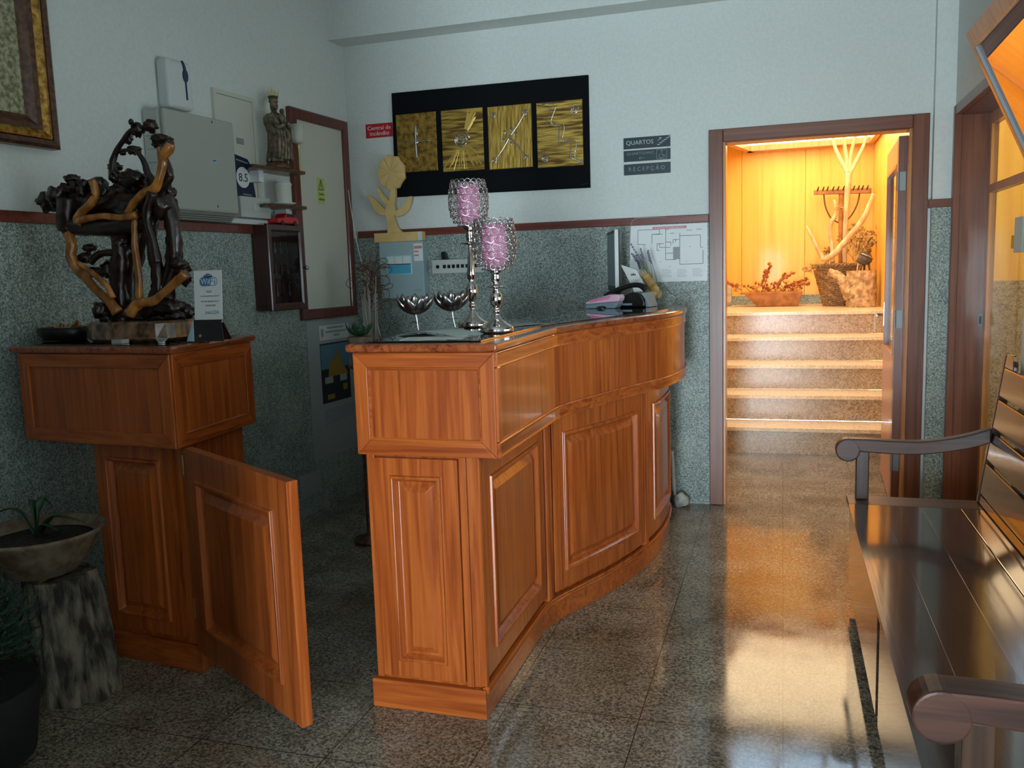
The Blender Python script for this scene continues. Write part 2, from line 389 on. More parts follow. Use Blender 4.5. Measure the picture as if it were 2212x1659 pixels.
wl = structure('wall_left', fbox(nb(), FL, -7.9, .1, 0, 3.1, -.15, 0), 'wall_paint')
structure('granite_cladding', fbox(nb(), FL, -7.85, -.001, 0, 1.655, .0005, .009), 'granite_wall', wl)
bm = nb(); box(bm, -3.6, -.78, -2.75, -2.6, 0, 3.1); box(bm, -.78, .07, -2.75, -2.6, 1.8, 3.1); box(bm, .07, 1.2, -2.75, -2.6, 0, 3.1)
structure('wall_rear', bm, 'wall_paint')
bm = nb(); box(bm, -3.3, -1.23, .55, .65, 0, 2.1); box(bm, -1.23, -1.13, -2.6, .65, 0, 2.1)  # unseen partition, added to keep rear daylight off the cabinet and left floor
structure('light_blocker_wall', bm, 'door_wood')
XR = .846
bm = nb()
box(bm, XR, 1.05, -2.6, 1.9, 0, 3.1); box(bm, XR, 1.05, 1.9, 2.62, 1.70, 3.1)
box(bm, XR, 1.05, 1.9, 3.48, 0, .95); box(bm, XR, 1.05, 2.62, 3.6, 2.2, 3.1)
box(bm, XR, 1.05, 3.48, 3.60, 0, 3.1); box(bm, XR, 1.05, 3.60, 5.074, 2.166, 3.1)
structure('wall_right', bm, 'wall_paint')
bm = nb(); box(bm, 1.05, 2.7, 3.52, 3.57, 0, 3.1); box(bm, 2.6, 2.7, 3.57, 6.4, 0, 3.1); box(bm, 1.005, 1.055, 5.12, 6.4, 0, 3.1)
structure('wall_side_room', bm, 'wall_paint')
sr = structure('wall_side_room_back', box(nb(), 1.0, 2.7, 6.4, 6.5, 0, 3.1), 'panel_orange')
structure('granite_cladding', box(nb(), 1.05, 2.6, 6.385, 6.3995, 0, 1.25), 'granite_step', sr)
bm = nb(); box(bm, 1.05, 1.8, 2.5, 3.519, 1.70, 1.735); box(bm, 1.05, 1.8, 2.5, 3.519, 2.2, 2.3); box(bm, 1.8, 1.85, 2.5, 3.519, 1.70, 2.3); box(bm, 1.05, 1.8, 2.45, 2.5, 1.70, 2.3)  # closed dark box added outside so no sky shows through the hopper glass
structure('sky_blocker_box', bm, 'door_wood')
structure('floor_side_room', box(nb(), 1.06, 2.6, 3.57, 6.4, -.1, 0), 'granite_floor')
structure('ceiling_side_room', box(nb(), 1.05, 2.7, 3.52, 6.5, 3.1, 3.15), 'ceiling_paint')
structure('light_side_room', box(nb(), 1.4, 2.2, 4.6, 5.6, 3.06, 3.1), 'lamp_panel')

# glazed entrance behind the viewpoint
w4 = tag(thing('window_3', 'low wooden window along the right wall above the bench', 'window', (.95, 2.8, .95)), kind='structure')
bm = nb()
for a in (1.9, 2.66, 3.43): box(bm, .90, .95, a, a+.05, .95, 1.70)
for a in (.95, 1.66): box(bm, .90, .95, 1.95, 3.43, a, a+.04)
structure('window_frame', bm, 'door_wood', w4)
structure('pane', box(nb(), .92, .926, 1.95, 3.43, .99, 1.66), 'window_glass', w4)
w3 = tag(thing('door_3', 'glazed entrance door frame behind the viewpoint', 'door', (.1, -2.62, 0)), kind='structure')
bm = nb()
for a in (-.78, .0): box(bm, a, a+.07, -2.66, -2.6, 0, 1.8)
for a in (0, 1.73): box(bm, -.78, .07, -2.66, -2.6, a, a+.07)
structure('door_frame', bm, 'door_wood', w3)

# ---- doorway to the stairs
d1 = tag(thing('door_1', 'wooden doorway to the lit stairs with its glazed door folded open inside', 'door', ((DL+DR)/2, YB, 0)), kind='structure')
bm = nb(); hexa_ = box
box(bm, -.404, DL+.004, YB-.02, YB-.0005, 0, 2.165); structure('casing', bm, 'door_wood', d1, .004)
structure('casing', box(nb(), DR-.004, .733, YB-.02, YB-.0005, 0, 2.165), 'door_wood', d1, .004)
structure('casing', box(nb(), DL+.004, DR-.004, YB-.02, YB-.0005, DT-.004, 2.165), 'door_wood_h', d1, .004)
structure('jamb', box(nb(), DL, DL+.018, YB, YB+.135, 0, DT), 'leaf_orange', d1, .002)
structure('jamb', box(nb(), DR-.018, DR, YB, YB+.135, 0, DT), 'leaf_orange', d1, .002)
structure('jamb', box(nb(), DL+.018, DR-.018, YB, YB+.135, DT-.007, DT), 'door_wood_h', d1, .002)
# leaf: hinged at the right jamb, standing open into the stair hall
LF = plane_frame((.598, 5.215), (.632, 6.12), (-1, 5.6))
def lf(bm, s0, s1, z0, z1, o0=-.038, o1=0.0): return fbox(bm, LF, s0, s1, z0, z1, o0, o1)
lfbm = nb(); LFW = .905
lf(lfbm, 0, .10, .01, 2.07); lf(lfbm, LFW-.10, LFW, .01, 2.07); lf(lfbm, .10, LFW-.10, 1.93, 2.07); lf(lfbm, .10, LFW-.10, .01, .87)
leaf = structure('door_leaf', lfbm, 'leaf_orange', d1, .003)
bm = nb(); lf(bm, -.0015, .0, .012, 2.068, -.037, -.001); lf(bm, .098, .115, .87, 1.93, -.03, .004); lf(bm, LFW-.115, LFW-.098, .87, 1.93, -.03, .004); lf(bm, .115, LFW-.115, 1.915, 1.932, -.03, .004)
fb = nb(); lf(fb, -.0012, .0, .011, 2.069, -.0385, .0); lf(fb, .0, .098, .011, 2.069, .0, .002); structure('hinge_stile', fb, 'door_wood', leaf)
structure('glazing_bead', bm, 'door_wood', leaf)
structure('pane', lf(nb(), .115, LFW-.115, .87, 1.915, -.022, -.016), 'door_glass', leaf)
for z_ in (1.78, 1.03, .22):
    bm = nb(); lf(bm, -.004, -.0015, z_, z_+.10, -.036, -.006); tube(bm, [LF(-.006, z_, -.004+.006), LF(-.006, z_+.10, .002)], .006, 8, False); structure('hinge', bm, 'hinge', d1)
bm = nb(); tube(bm, [LF(.84, 1.06, 0), LF(.84, 1.06, .05)], .009, 10, False); tube(bm, [LF(.845, 1.06, .05), LF(.73, 1.06, .052)], .008, 10, False); lf(bm, .82, .86, .99, 1.14, 0, .006)
structure('handle', bm, 'chrome', d1)
tagp = obj('door_hanger', fpoly(nb(), LF, [(.80, .95), (.83, .95), (.835, 1.07), (.805, 1.07)], .056, .06), 'white'); tag(tagp, 'small white paper tag hanging from the handle of the open stair door', 'tag')

# ---- stairs and landing
RISE, TRD, Y0, NS = .198, .335, 6.64, 5
st = thing('staircase', 'beige granite steps climbing through the doorway to a lit landing', 'stairs', (0, Y0, 0))
for i in range(NS):
    y0 = Y0+i*TRD; y1 = y0+TRD if i < NS-1 else 9.5
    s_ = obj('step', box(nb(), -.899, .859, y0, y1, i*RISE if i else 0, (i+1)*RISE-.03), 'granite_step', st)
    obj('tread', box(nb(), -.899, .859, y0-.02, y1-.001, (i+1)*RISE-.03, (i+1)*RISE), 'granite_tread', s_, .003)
ZL = NS*RISE
structure('wall_stair_left', box(nb(), -1.02, -.905, YB+.12, 9.6, 0, 3.1), 'panel_orange')
structure('wall_stair_right', box(nb(), .86, 1.0, YB+.12, 9.6, 0, 3.1), 'panel_orange')
wsb = structure('wall_stair_back', box(nb(), -.9, .86, 9.52, 9.62, 0, 3.1), 'matt_black')
for a, b in ((-.9, -.4145), (-.4115, .2145), (.2175, .86)):
    structure('wood_panel', box(nb(), a, b, 9.5, 9.52, ZL, 3.1), 'panel_orange', wsb, .001)
structure('baseboard_stair', box(nb(), -.9, .858, 9.485, 9.4995, ZL, ZL+.095), 'granite_wall')
bm = nb(); box(bm, -.9, .86, YB+.12, 6.1, 2.62, 2.74); box(bm, -.9, .86, 7.28, 7.36, 2.62, 2.74); box(bm, -.9, -.75, 6.1, 7.28, 2.62, 2.74); box(bm, .72, .86, 6.1, 7.28, 2.62, 2.74); box(bm, -.9, .86, 7.36, 9.5, 2.66, 2.74)
structure('ceiling_stair', bm, 'ceiling_paint')
sk = tag(thing('window_2', 'skylight over the stair foot', 'window', (0, 6.7, 2.62)), kind='structure')
bm = nb()
for a in (-.75, -.40, -.03, .34, .69): box(bm, a, a+.035, 6.1, 7.28, 2.62, 2.66)
structure('glazing_bar', bm, 'white', sk)
structure('pane', box(nb(), -.75, .72, 6.1, 7.28, 2.665, 2.67), 'skylight_glass', sk)
cl = thing('ceiling_light', 'large wood-framed luminous ceiling panel over the stair landing', 'ceiling light', (.25, 8.4, 2.66))
bm = nb()
for P_ in ([(-.86, 7.37), (.85, 7.37), (.85, 7.41), (-.845, 7.41)], [(-.86, 7.37), (-.79, 7.37), (-.29, 9.46), (-.36, 9.46)], [(.80, 7.41), (.85, 7.41), (.85, 9.46), (.80, 9.46)], [(-.33, 9.32), (.80, 9.32), (.80, 9.46), (-.36, 9.46)]): prism(bm, P_, 2.555, 2.66)
obj('frame', bm, 'leaf_orange', cl)
obj('diffuser', prism(nb(), [(-.81, 7.411), (.799, 7.411), (.799, 9.319), (-.335, 9.319)], 2.61, 2.64), 'diffuser', cl)
cl2 = thing('ceiling_light', 'smaller luminous ceiling panel just inside the stair doorway', 'ceiling light', (0, 5.7, 2.62))
obj('frame', panel(nb(), lambda s, z, o: Vector((s, z, 2.62-o)), -.50, .50, 5.38, 6.0, [(0, 0), (0, .03), (.03, .03), (.03, .0)], cap=False), 'leaf_orange', cl2)
obj('diffuser', box(nb(), -.47, .47, 5.41, 5.97, 2.60, 2.618), 'lamp_near', cl2)

# ---- glazed door in the right wall
d2 = tag(thing('door_2', 'glazed wooden door in the right wall behind the bench', 'door', (1.0, 4.45, 0)), kind='structure')
structure('jamb', box(nb(), .87, 1.04, 5.048, 5.0738, 0, 2.14), 'door_wood', d2)
structure('casing', box(nb(), .836, .872, 5.028, 5.0735, 0, 2.18), 'door_wood', d2, .003)
structure('casing', box(nb(), .838, .872, 3.60, 5.028, 2.132, 2.182), 'door_wood_h', d2, .003)
structure('jamb', box(nb(), .872, 1.04, 3.6, 5.048, 2.13, 2.165), 'door_wood_h', d2)
bm = nb(); box(bm, 1.0, 1.035, 5.0, 5.047, .01, 2.13); box(bm, 1.0, 1.035, 3.62, 3.69, .01, 2.13)
for a, b in ((.01, .16), (1.728, 1.77), (2.07, 2.13)): box(bm, 1.0, 1.035, 3.69, 5.0, a, b)
structure('door_leaf', bm, 'leaf_orange', d2, .002)
structure('pane', box(nb(), 1.014, 1.02, 3.69, 5.0, .16, 1.728), 'door_glass', d2)
structure('pane', box(nb(), 1.014, 1.02, 3.69, 5.0, 1.77, 2.07), 'door_glass', d2)
bm = nb(); box(bm, .975, 1.0, 5.044, 5.048, 1.045, 1.115); b2 = structure('strike_plate', bm, 'hinge', d2)
structure('latch', box(nb(), .983, .993, 5.042, 5.044, 1.06, 1.10), 'black', b2)
structure('pull_plate', box(nb(), .985, .999, 4.27, 4.40, 1.42, 1.575), 'pale_blue', d2, .003)
structure('sticker', box(nb(), 1.01, 1.0135, 4.47, 4.56, 1.44, 1.50), 'yellow', d2)
# hopper sash over the bench, hinged low and tipped into the room
P0 = Vector((.86, 3.696, 1.735)); P1 = Vector((.64, 3.696, 2.224)); SU = (P1-P0).normalized(); SL = (P1-P0).length; SN = Vector((-SU.z, 0, SU.x))
def FS(s, z, o): return P0 + Vector((0, -s, 0)) + SU*z + SN*o
ws = tag(thing('window_1', 'hopper window tipped open into the room above the bench, glass reflecting the stair hall', 'window', P0), kind='structure')
SWD = 1.03
bm = nb(); fbox(bm, FS, 0, .05, 0, SL, -.03, 0); fbox(bm, FS, SWD-.05, SWD, 0, SL, -.03, 0); fbox(bm, FS, .05, SWD-.05, SL-.065, SL, -.03, 0); fbox(bm, FS, .05, SWD-.05, 0, .05, -.03, 0)
structure('sash_frame', bm, 'leaf_orange', ws, .004)
bm = nb(); g0 = .05
for a, b, c, d in ((g0, g0+.012, .05, SL-.065), (SWD-.062, SWD-.05, .05, SL-.065)): fbox(bm, FS, a, b, c, d, -.02, .004)
structure('rubber_seal', bm, 'rubber', ws)
structure('pane', fbox(nb(), FS, .062, SWD-.062, .05, SL-.065, -.012, -.006), 'mirror_glass', ws)
bm = nb(); box(bm, .85, 1.04, 2.62, 3.479, 1.70, 1.73); box(bm, .85, 1.04, 2.62, 3.479, 2.17, 2.2); box(bm, .85, 1.04, 2.62, 2.65, 1.73, 2.17)
structure('window_frame', bm, 'door_wood', ws)

# ================================================================== RECEPTION DESK
ZT = 1.197                                     # counter top
base_o = [(-.895, 2.43), (-.895, 2.75), (-.895, 3.10), (-.872, 3.22), (-.80, 3.40), (-.735, 3.56), (-.67, 3.75), (-.62, 3.95), (-.59, 4.15), (-.58, 4.35), (-.585, 4.56), (-.61, 4.74), (-.68, 4.86)]
upper_o = [(-.815, 2.42), (-.815, 2.75), (-.815, 3.12), (-.775, 3.30), (-.712, 3.50), (-.648, 3.70), (-.582, 3.88), (-.525, 4.05), (-.492, 4.24), (-.483, 4.44), (-.495, 4.64), (-.54, 4.82), (-.63, 4.93)]
inner = [(-1.16, 4.93), (-1.05, 4.6), (-1.03, 4.3), (-1.10, 3.8), (-1.275, 3.2)]
class Path:
    def __init__(s, pts, k=6, sharp=3):
        P = [Vector((p[0], p[1], 0)) for p in pts[:sharp]] + catmull([(p[0], p[1], 0) for p in pts[sharp-1:]], k)[1:]
        s.P = P; s.L = [0]
        for a, b in zip(P, P[1:]): s.L.append(s.L[-1]+(b-a).length)
    def pos(s, t):
        t = max(0, min(t, s.L[-1]-1e-6)); i = 0
        while s.L[i+1] < t: i += 1
        a, b = s.P[i], s.P[i+1]; u = (t-s.L[i])/(s.L[i+1]-s.L[i]); return a.lerp(b, u)
    def F(s, t, z, o):
        e = .03; d = (s.pos(t+e)-s.pos(t-e)).normalized(); n = Vector((d.y, -d.x, 0)); p = s.pos(t)
        return p + n*o + Vector((0, 0, z))
    def offset(s, o): return [(q.x, q.y) for q in (s.F(l if 0 < l < s.L[-1] else (l+.001 if l == 0 else l-.001), 0, o) for l in s.L)]
PBs, PU = Path(base_o), Path(upper_o)
rd = thing('reception_desk', 'long reddish wooden reception desk with a curved front and panelled end', 'reception desk', (-1.0, 3.5, 0))
obj('plinth', prism(nb(), [(-1.277, 2.42)] + [(-.882, 2.42)] + PBs.offset(.012)[1:] + [(-1.16, 4.9)] + [(p[0], p[1]) for p in inner[1:]], 0, .098), 'desk_h', rd, .004)
obj('base_cabinet', prism(nb(), [(-1.262, 2.44)] + [(-.91, 2.44)] + PBs.offset(-.012)[1:] + [(-1.14, 4.86)] + [(p[0]+.0, p[1]) for p in inner[1:]], .098, .85), 'desk_v', rd, .003)
obj('upper_cabinet', prism(nb(), [(-1.28, 2.42)] + PU.offset(0) + [(-1.14, 4.9)] + inner[1:], .848, 1.172), 'desk_v', rd, .004)
# counter top with rounded nosing
topo = [(-1.30, 2.402)] + [(-.80, 2.402)] + PU.offset(.014)[1:] + [(-1.15, 4.95)] + [(p[0]-.015, p[1]) for p in inner[1:]]
ct = obj('counter_top', prism(nb(), topo, 1.172, ZT), 'desk_top', rd, .008, seg=3)
gtop = [(-1.255, 2.445)] + [(-.865, 2.445)] + PU.offset(-.05)[1:] + [(-1.12, 4.88)] + [(p[0]+.03, p[1]) for p in inner[1:]]
obj('glass_sheet', prism(nb(), gtop, ZT, ZT+.006), 'counter_glass', ct, .001)
ZG = ZT+.006
# end face, upper framed panel
FE = plane_frame((-1.28, 2.42), (-.815, 2.42), (-1, 0))
def frame4(F, s0, s1, z0, z1, wd, t, mv, mh, parent, name='frame_rail', n=1):
    for a, b in ((s0, s0+wd), (s1-wd, s1)):
        bm = nb(); fpoly(bm, F, [(a, z0+(0 if a == s0 else wd)), (b, z0+(wd if a == s0 else 0)), (b, z1-(wd if a == s0 else 0)), (a, z1-(0 if a == s0 else wd))], 0, t); obj(name, bm, mv, parent, .003)
    for a, b, lo in ((z0, z0+wd, True), (z1-wd, z1, False)):
        bm = nb(); fpoly(bm, F, [(s0, a), (s1, a), (s1-wd, b), (s0+wd, b)] if lo else [(s0+wd, a), (s1-wd, a), (s1, b), (s0, b)], 0, t); obj(name, bm, mh, parent, .003)
frame4(FE, 0, .465, .848, 1.17, .047, .007, 'desk_v', 'desk_h', rd)
obj('bead', panel(nb(), FE, .047, .418, .895, 1.123, [(0, .0), (0, .005), (.004, .005), (.008, .0)], cap=False), 'desk_h', rd)
# end face, lower raised panel
FE2 = plane_frame((-1.262, 2.44), (-.91, 2.44), (-1, 0))
PR = [(0, 0), (0, .018), (.055, .018), (.057, .027), (.066, .027), (.071, .014), (.077, .003), (.084, .003), (.108, .019)]
obj('raised_panel', panel(nb(), FE2, .03, .312, .115, .838, PR), 'desk_v', rd, .002)
obj('corner_stile', fbox(nb(), FE2, .314, .338, .10, .846, 0, .010), 'desk_v', rd, .003)
obj('corner_stile', fbox(nb(), FE2, 0, .028, .10, .846, 0, .006), 'desk_v', rd, .003)
# front face panels along the curve
for s0, s1 in ((.03, .72), (.80, 1.55), (1.62, 2.25)):
    obj('raised_panel', panel(nb(), PBs.F, s0, s1, .125, .838, [(0, -.012), (0, .012), (.07, .012), (.072, .022), (.084, .021), (.092, .006), (.098, -.004), (.107, -.004), (.130, .012)], n=14), 'desk_v', rd, .002)
for s0 in (.0, .735, 1.565): obj('post_moulding', panel(nb(), PBs.F, s0, s0+(.026 if s0 == 0 else .05), .105, .846, [(0, -.012), (0, .008), (.004, .014), (.010, .016)], n=1), 'desk_v', rd)
obj('plinth_moulding', panel(nb(), PBs.F, .0, 2.35, .085, .108, [(0, .0), (0, .018), (.004, .021), (.010, .018)], n=44), 'desk_y', rd)
obj('band_moulding', panel(nb(), PU.F, .0, 2.75, .848, .898, [(0, -.001), (0, .008), (.004, .011), (.010, .008)], n=50), 'desk_y', rd)
obj('band_moulding', panel(nb(), PU.F, .0, 2.75, 1.122, 1.170, [(0, -.001), (0, .006), (.003, .008), (.007, .006)], n=50), 'desk_y', rd)
obj('corner_stile', panel(nb(), PU.F, .0, .028, .895, 1.125, [(0, -.001), (0, .007), (.003, .009)], n=1), 'desk_v', rd)

# ================================================================== LEFT CABINET AND GATE
lc = thing('side_cabinet', 'dark wooden side cabinet at the left wall carrying the root sculpture', 'cabinet', (-2.3, 2.7, 0))
UA, UB_, UC, UD = (-2.70, 2.50), (-1.975, 2.43), (-2.015, 2.95), (-2.74, 3.02)
BA, BB, BC, BD = (-2.455, 2.545), (-1.99, 2.49), (-2.03, 2.90), (-2.49, 2.95)
obj('plinth', prism(nb(), [(BA[0], BA[1]-.004), (BB[0]+.005, BB[1]-.006), BC, BD], 0, .10), 'desk_h', lc, .004)
obj('base_cabinet', prism(nb(), [(BA[0]+.01, BA[1]+.014), (BB[0]-.012, BB[1]+.014), (BC[0]-.01, BC[1]), BD], .10, .842), 'desk_v', lc, .003)
obj('upper_cabinet', prism(nb(), [UA, UB_, UC, UD], .84, 1.168), 'desk_v', lc, .004)
ctl = obj('counter_top', prism(nb(), [(UA[0]-.03, UA[1]-.017), (UB_[0]+.022, UB_[1]-.022), (UC[0]+.02, UC[1]+.02), (UD[0]-.02, UD[1]+.02)], 1.168, 1.192), 'desk_top', lc, .008)
obj('glass_sheet', prism(nb(), [(UA[0]+.03, UA[1]+.02), (UB_[0]-.03, UB_[1]+.02), (UC[0]-.03, UC[1]-.03), (UD[0]+.03, UD[1]-.03)], 1.192, 1.196), 'counter_glass', ctl, .001)
ZC = 1.196
FC1 = plane_frame(UA, UB_, (-2.3, 0)); FC2 = plane_frame(UB_, UC, (0, 2.7))
frame4(FC1, 0, .728, .84, 1.166, .05, .007, 'desk_v', 'desk_h', lc)
frame4(FC2, 0, .52, .84, 1.166, .05, .007, 'desk_v', 'desk_y', lc)
FC3 = plane_frame((BA[0]+.01, BA[1]+.014), (BB[0]-.012, BB[1]+.014), (-2.3, 0))
obj('raised_panel', panel(nb(), FC3, .01, .39, .125, .835, PR), 'desk_v', lc, .002)
obj('corner_stile', fbox(nb(), FC3, .40, .447, .105, .84, 0, .010), 'desk_v', lc, .003)
# swing gate hinged to it
G0, G1 = (-1.985, 2.462), (-1.33, 2.075)
FG = plane_frame(G0, G1, (-2.2, 1.5))
gt = thing('swing_gate', 'half-height wooden gate swung open between the side cabinet and the desk', 'gate', (G0[0], G0[1], .1))
GL = math.hypot(G1[0]-G0[0], G1[1]-G0[1])
obj('gate_board', panel(nb(), FG, 0.004, GL, .10, .838, [(0, -.034), (0, 0), (.10, 0), (.102, .009), (.113, .008), (.122, -.008), (.128, -.014), (.138, -.014), (.165, .001)]), 'desk_v', gt, .002)
obj('gate_back', fbox(nb(), FG, .006, GL-.002, .102, .836, -.036, -.0335), 'desk_v', gt)
for z_ in (.74, .22):
    bm = nb(); tube(bm, [FG(-.004, z_, -.006), FG(-.004, z_+.07, -.006)], .006, 8, False); obj('hinge', bm, 'brass', gt)

# ================================================================== BENCH
bn = thing('storage_bench', 'dark glossy wooden storage bench with scrolled armrests along the right wall', 'bench', (.5, 2.6, 0))
BY0, BY1 = 1.50, 3.70
sx0, sx1 = .257, .745
def yb(s, z, o): return Vector((s, o, z))
obj('seat_end', box(nb(), sx0, sx1, BY1-.12, BY1+.02, .43, .45), 'bench_x', bn, .003)
for a, b in ((sx0, .385), (.3854, .52), (.5204, .655)): obj('seat_board', box(nb(), a, b, BY0, BY1-.1205, .43, .45), 'bench', bn, .0004)
obj('seat_board', box(nb(), .658, sx1, BY0, BY1-.1205, .43, .45), 'bench', bn, .003)
bm = nb(); box(bm, .275, .70, BY0+.03, BY1, .07, .415); obj('chest', bm, 'bench', bn, .003)
for a, b in ((BY0+.06, 2.50), (2.56, BY1-.04)):
    obj('front_panel', box(nb(), .266, .275, a, b, .09, .405), 'bench', bn, .003)
obj('seat_apron', box(nb(), .285, .70, BY0+.04, BY1-.01, .415, .43), 'bench', bn)
for y_ in (BY0+.06, 2.5, BY1-.08):
    for x_ in (.30, .64): obj('foot', box(nb(), x_, x_+.05, y_, y_+.06, 0, .07), 'bench_z', bn, .003)
# back: tilted boards between end stiles
BK0 = Vector((.735, 0, .45)); BK1 = Vector((.815, 0, 1.035)); bu = (BK1-BK0).normalized(); bn_ = Vector((-bu.z, 0, bu.x))
def FBk(s, z, o): return Vector((0, s, 0)) + BK0 + bu*((z-.45)/bu.z) + bn_*o
for a, b in ((.49, .612), (.625, .735), (.748, .862), (.875, .985)):
    obj('back_slat', fbox(nb(), FBk, BY0+.05, BY1-.028, a, b, -.018, 0), 'bench', bn, .005)
obj('back_rail', fbox(nb(), FBk, BY0+.05, BY1-.028, .455, .485, -.018, -.002), 'bench', bn, .003)
bm = nb(); fpoly(bm, lambda s, z, o: FBk(s, z, o), [(BY1-.03, .986), (BY1-.03, 1.035), (BY1-.10, 1.032), (BY1-.135, 1.02), (BY1-.15, 1.0), (BY1-.155, .986)], -.018, 0); obj('hand_slot_end', bm, 'bench', bn, .003)
bm = nb(); fpoly(bm, lambda s, z, o: FBk(s, z, o), [(2.9, .986), (2.9, 1.0), (2.86, 1.03), (BY0+.05, 1.035), (BY0+.05, .986)], -.018, 0); obj('hand_slot_end', bm, 'bench', bn, .003)
for y_ in (BY0, BY1-.028): obj('back_post', fbox(nb(), FBk, y_, y_+.03, .30 if False else .452, 1.035, -.034, .002), 'bench_z', bn, .004)
def armrest(y0, y1, prof):
    # prof: (x, z top, z bottom) along the arm, scroll at the front
    pts_t = catmull([(p[0], 0, p[1]) for p in prof], 6); pts_b = catmull([(p[0], 0, p[2]) for p in prof], 6)
    cx, cz, R_ = .256, .652, .047
    full = [(p.x, p.z) for p in pts_t][::-1] + [(p.x, p.z) for p in pts_b]
    bm = nb(); FA = lambda s, z, o: Vector((s, o, z)); fpoly(bm, FA, full, y0, y1)
    fpoly(bm, FA, [(cx+R_*math.cos(i*math.pi/14), cz+R_*math.sin(i*math.pi/14)) for i in range(28)], y0-.0007, y1+.0007); return bm
prof = [(.256, .698, .652), (.33, .698, .645), (.42, .694, .640), (.52, .694, .641), (.62, .708, .655), (.70, .728, .672), (.768, .752, .694)]
for y0, y1 in ((BY1-.05, BY1), (BY0-.02, BY0+.05)):
    a = obj('armrest', armrest(y0, y1, prof), 'bench_x', bn, .005)
    obj('arm_post', box(nb(), .287, .337, y0+.006, y1-.006, .45, .648), 'bench_z', bn, .004)

# ================================================================== LEFT WALL
def lbox(bm, s0, s1, z0, z1, o0, o1): return fbox(bm, FL, s0, s1, z0, z1, o0, o1)
pt_ = thing('framed_picture', 'large picture in a heavy gold and dark wood frame at the top left', 'picture', FL(-2.75, 1.95, 0))
def frame_ring(F, s0, s1, z0, z1, prof): return panel(nb(), F, s0, s1, z0, z1, prof, cap=False)
obj('outer_frame', frame_ring(FL, -3.25, -2.265, 1.95, 2.80, [(0, .001), (0, .045), (.012, .055), (.03, .05), (.034, .04)]), 'frame_dark', pt_)
obj('gilt_frame', frame_ring(FL, -3.25, -2.265, 1.95, 2.80, [(.034, .03), (.036, .048), (.05, .052), (.07, .038)]), 'gold_frame', pt_)
obj('inner_frame', frame_ring(FL, -3.25, -2.265, 1.95, 2.80, [(.068, .02), (.07, .04), (.09, .035), (.112, .018), (.122, .014)]), 'frame_dark', pt_)
obj('canvas', lbox(nb(), -3.14, -2.375, 2.06, 2.69, .002, .012), 'tapestry', pt_)

u = thing('wall_dispenser', 'white wall dispenser with a dark blue drop-shaped stripe', 'dispenser', FL(-1.575, 2.22, 0))
obj('housing', lbox(nb(), -1.66, -1.495, 2.215, 2.44, .001, .075), 'white_plastic', u, .02, seg=4)
bm = nb(); pts = []
for i in range(24):
    a = 2*math.pi*i/24; pts.append((-1.547+.017*math.sin(a), 2.372+.030*math.cos(a)))
fpoly(bm, FL, pts, .074, .080); fpoly(bm, FL, [(-1.551, 2.35), (-1.543, 2.35), (-1.541, 2.262), (-1.549, 2.262)], .074, .079)
tube(bm, [FL(-1.547, 2.39, .077), FL(-1.553, 2.415, .078), FL(-1.556, 2.438, .07)], [.008, .006], 8)
obj('stripe', bm, 'dark_blue', u)

u = thing('metal_cabinet', 'large beige-grey metal wall cabinet with rounded door and louvred base', 'wall cabinet', FL(-1.55, 1.7, 0))
obj('housing', lbox(nb(), -1.768, -1.29, 1.735, 2.195, .001, .10), 'box_light', u, .012)
obj('door', lbox(nb(), -1.766, -1.285, 1.74, 2.192, .1005, .128), 'box_grey', u, .014, seg=3)
obj('badge', lbox(nb(), -1.462, -1.435, 1.985, 1.993, .128, .1295), 'wifi_blue', obj('badge_plate', lbox(nb(), -1.47, -1.427, 1.98, 1.998, .1275, .1285), 'box_light', u))
for z_ in (1.765, 2.165): obj('lock', lbox(nb(), -1.45, -1.445, z_, z_+.012, .127, .1295), 'ink', u)
bm = nb()
for i in range(4): fpoly(bm, lambda s, z, o: FL(o, z, s), [(.001, 1.702+i*.009), (.085+.008*i, 1.702+i*.009), (.09+.008*i, 1.709+i*.009), (.001, 1.709+i*.009)], -1.76, -1.30)
obj('louvre', bm, 'vent_grey', u)
for i in range(5): obj('side_slot', lbox(nb(), -1.7685, -1.7675, 1.83+i*.06, 1.835+i*.06, .02, .07), 'vent_grey', u)

u = thing('cupboard_hatch', 'flat cream wall hatch behind the beige-grey metal cabinet', 'hatch', FL(-1.12, 1.72, 0))
obj('frame', frame_ring(FL, -1.285, -.955, 1.73, 2.375, [(0, .0005), (0, .018), (.022, .018), (.022, .004)]), 'cream', u)
obj('door', lbox(nb(), -1.262, -.978, 1.745, 2.352, .001, .014), 'cream', u, .003)
obj('latch', lbox(nb(), -1.125, -1.07, 2.12, 2.15, .014, .018), 'vent_grey', u)

u = thing('rating_plaque', 'navy blue award plaque reading 8.5 in a white disc', 'plaque', FL(-1.06, 1.80, .05))
obj('board', fpoly(nb(), FL, [(-1.25, 1.795), (-.998, 1.795), (-1.012, 1.85), (-1.042, 2.02), (-1.062, 2.045), (-1.25, 2.075)], .020, .028), 'navy', u, .002)
pts = [(-1.112+.054*math.cos(2*math.pi*i/28), 1.946+.054*math.sin(2*math.pi*i/28)) for i in range(28)]
dsc = obj('disc', fpoly(nb(), FL, pts, .028, .0295), 'white', u)
text('score_lettering', '8.5', FL, -1.148, -1.076, 1.925, 1.967, .0298, 'ink', u)
bm = nb(); lines(bm, FL, [(-1.16, 2.035, -1.065, 2.023), (-1.12, 1.86, -1.05, 1.858)], .006, .0285); obj('caption_lines', bm, 'device_grey', u)

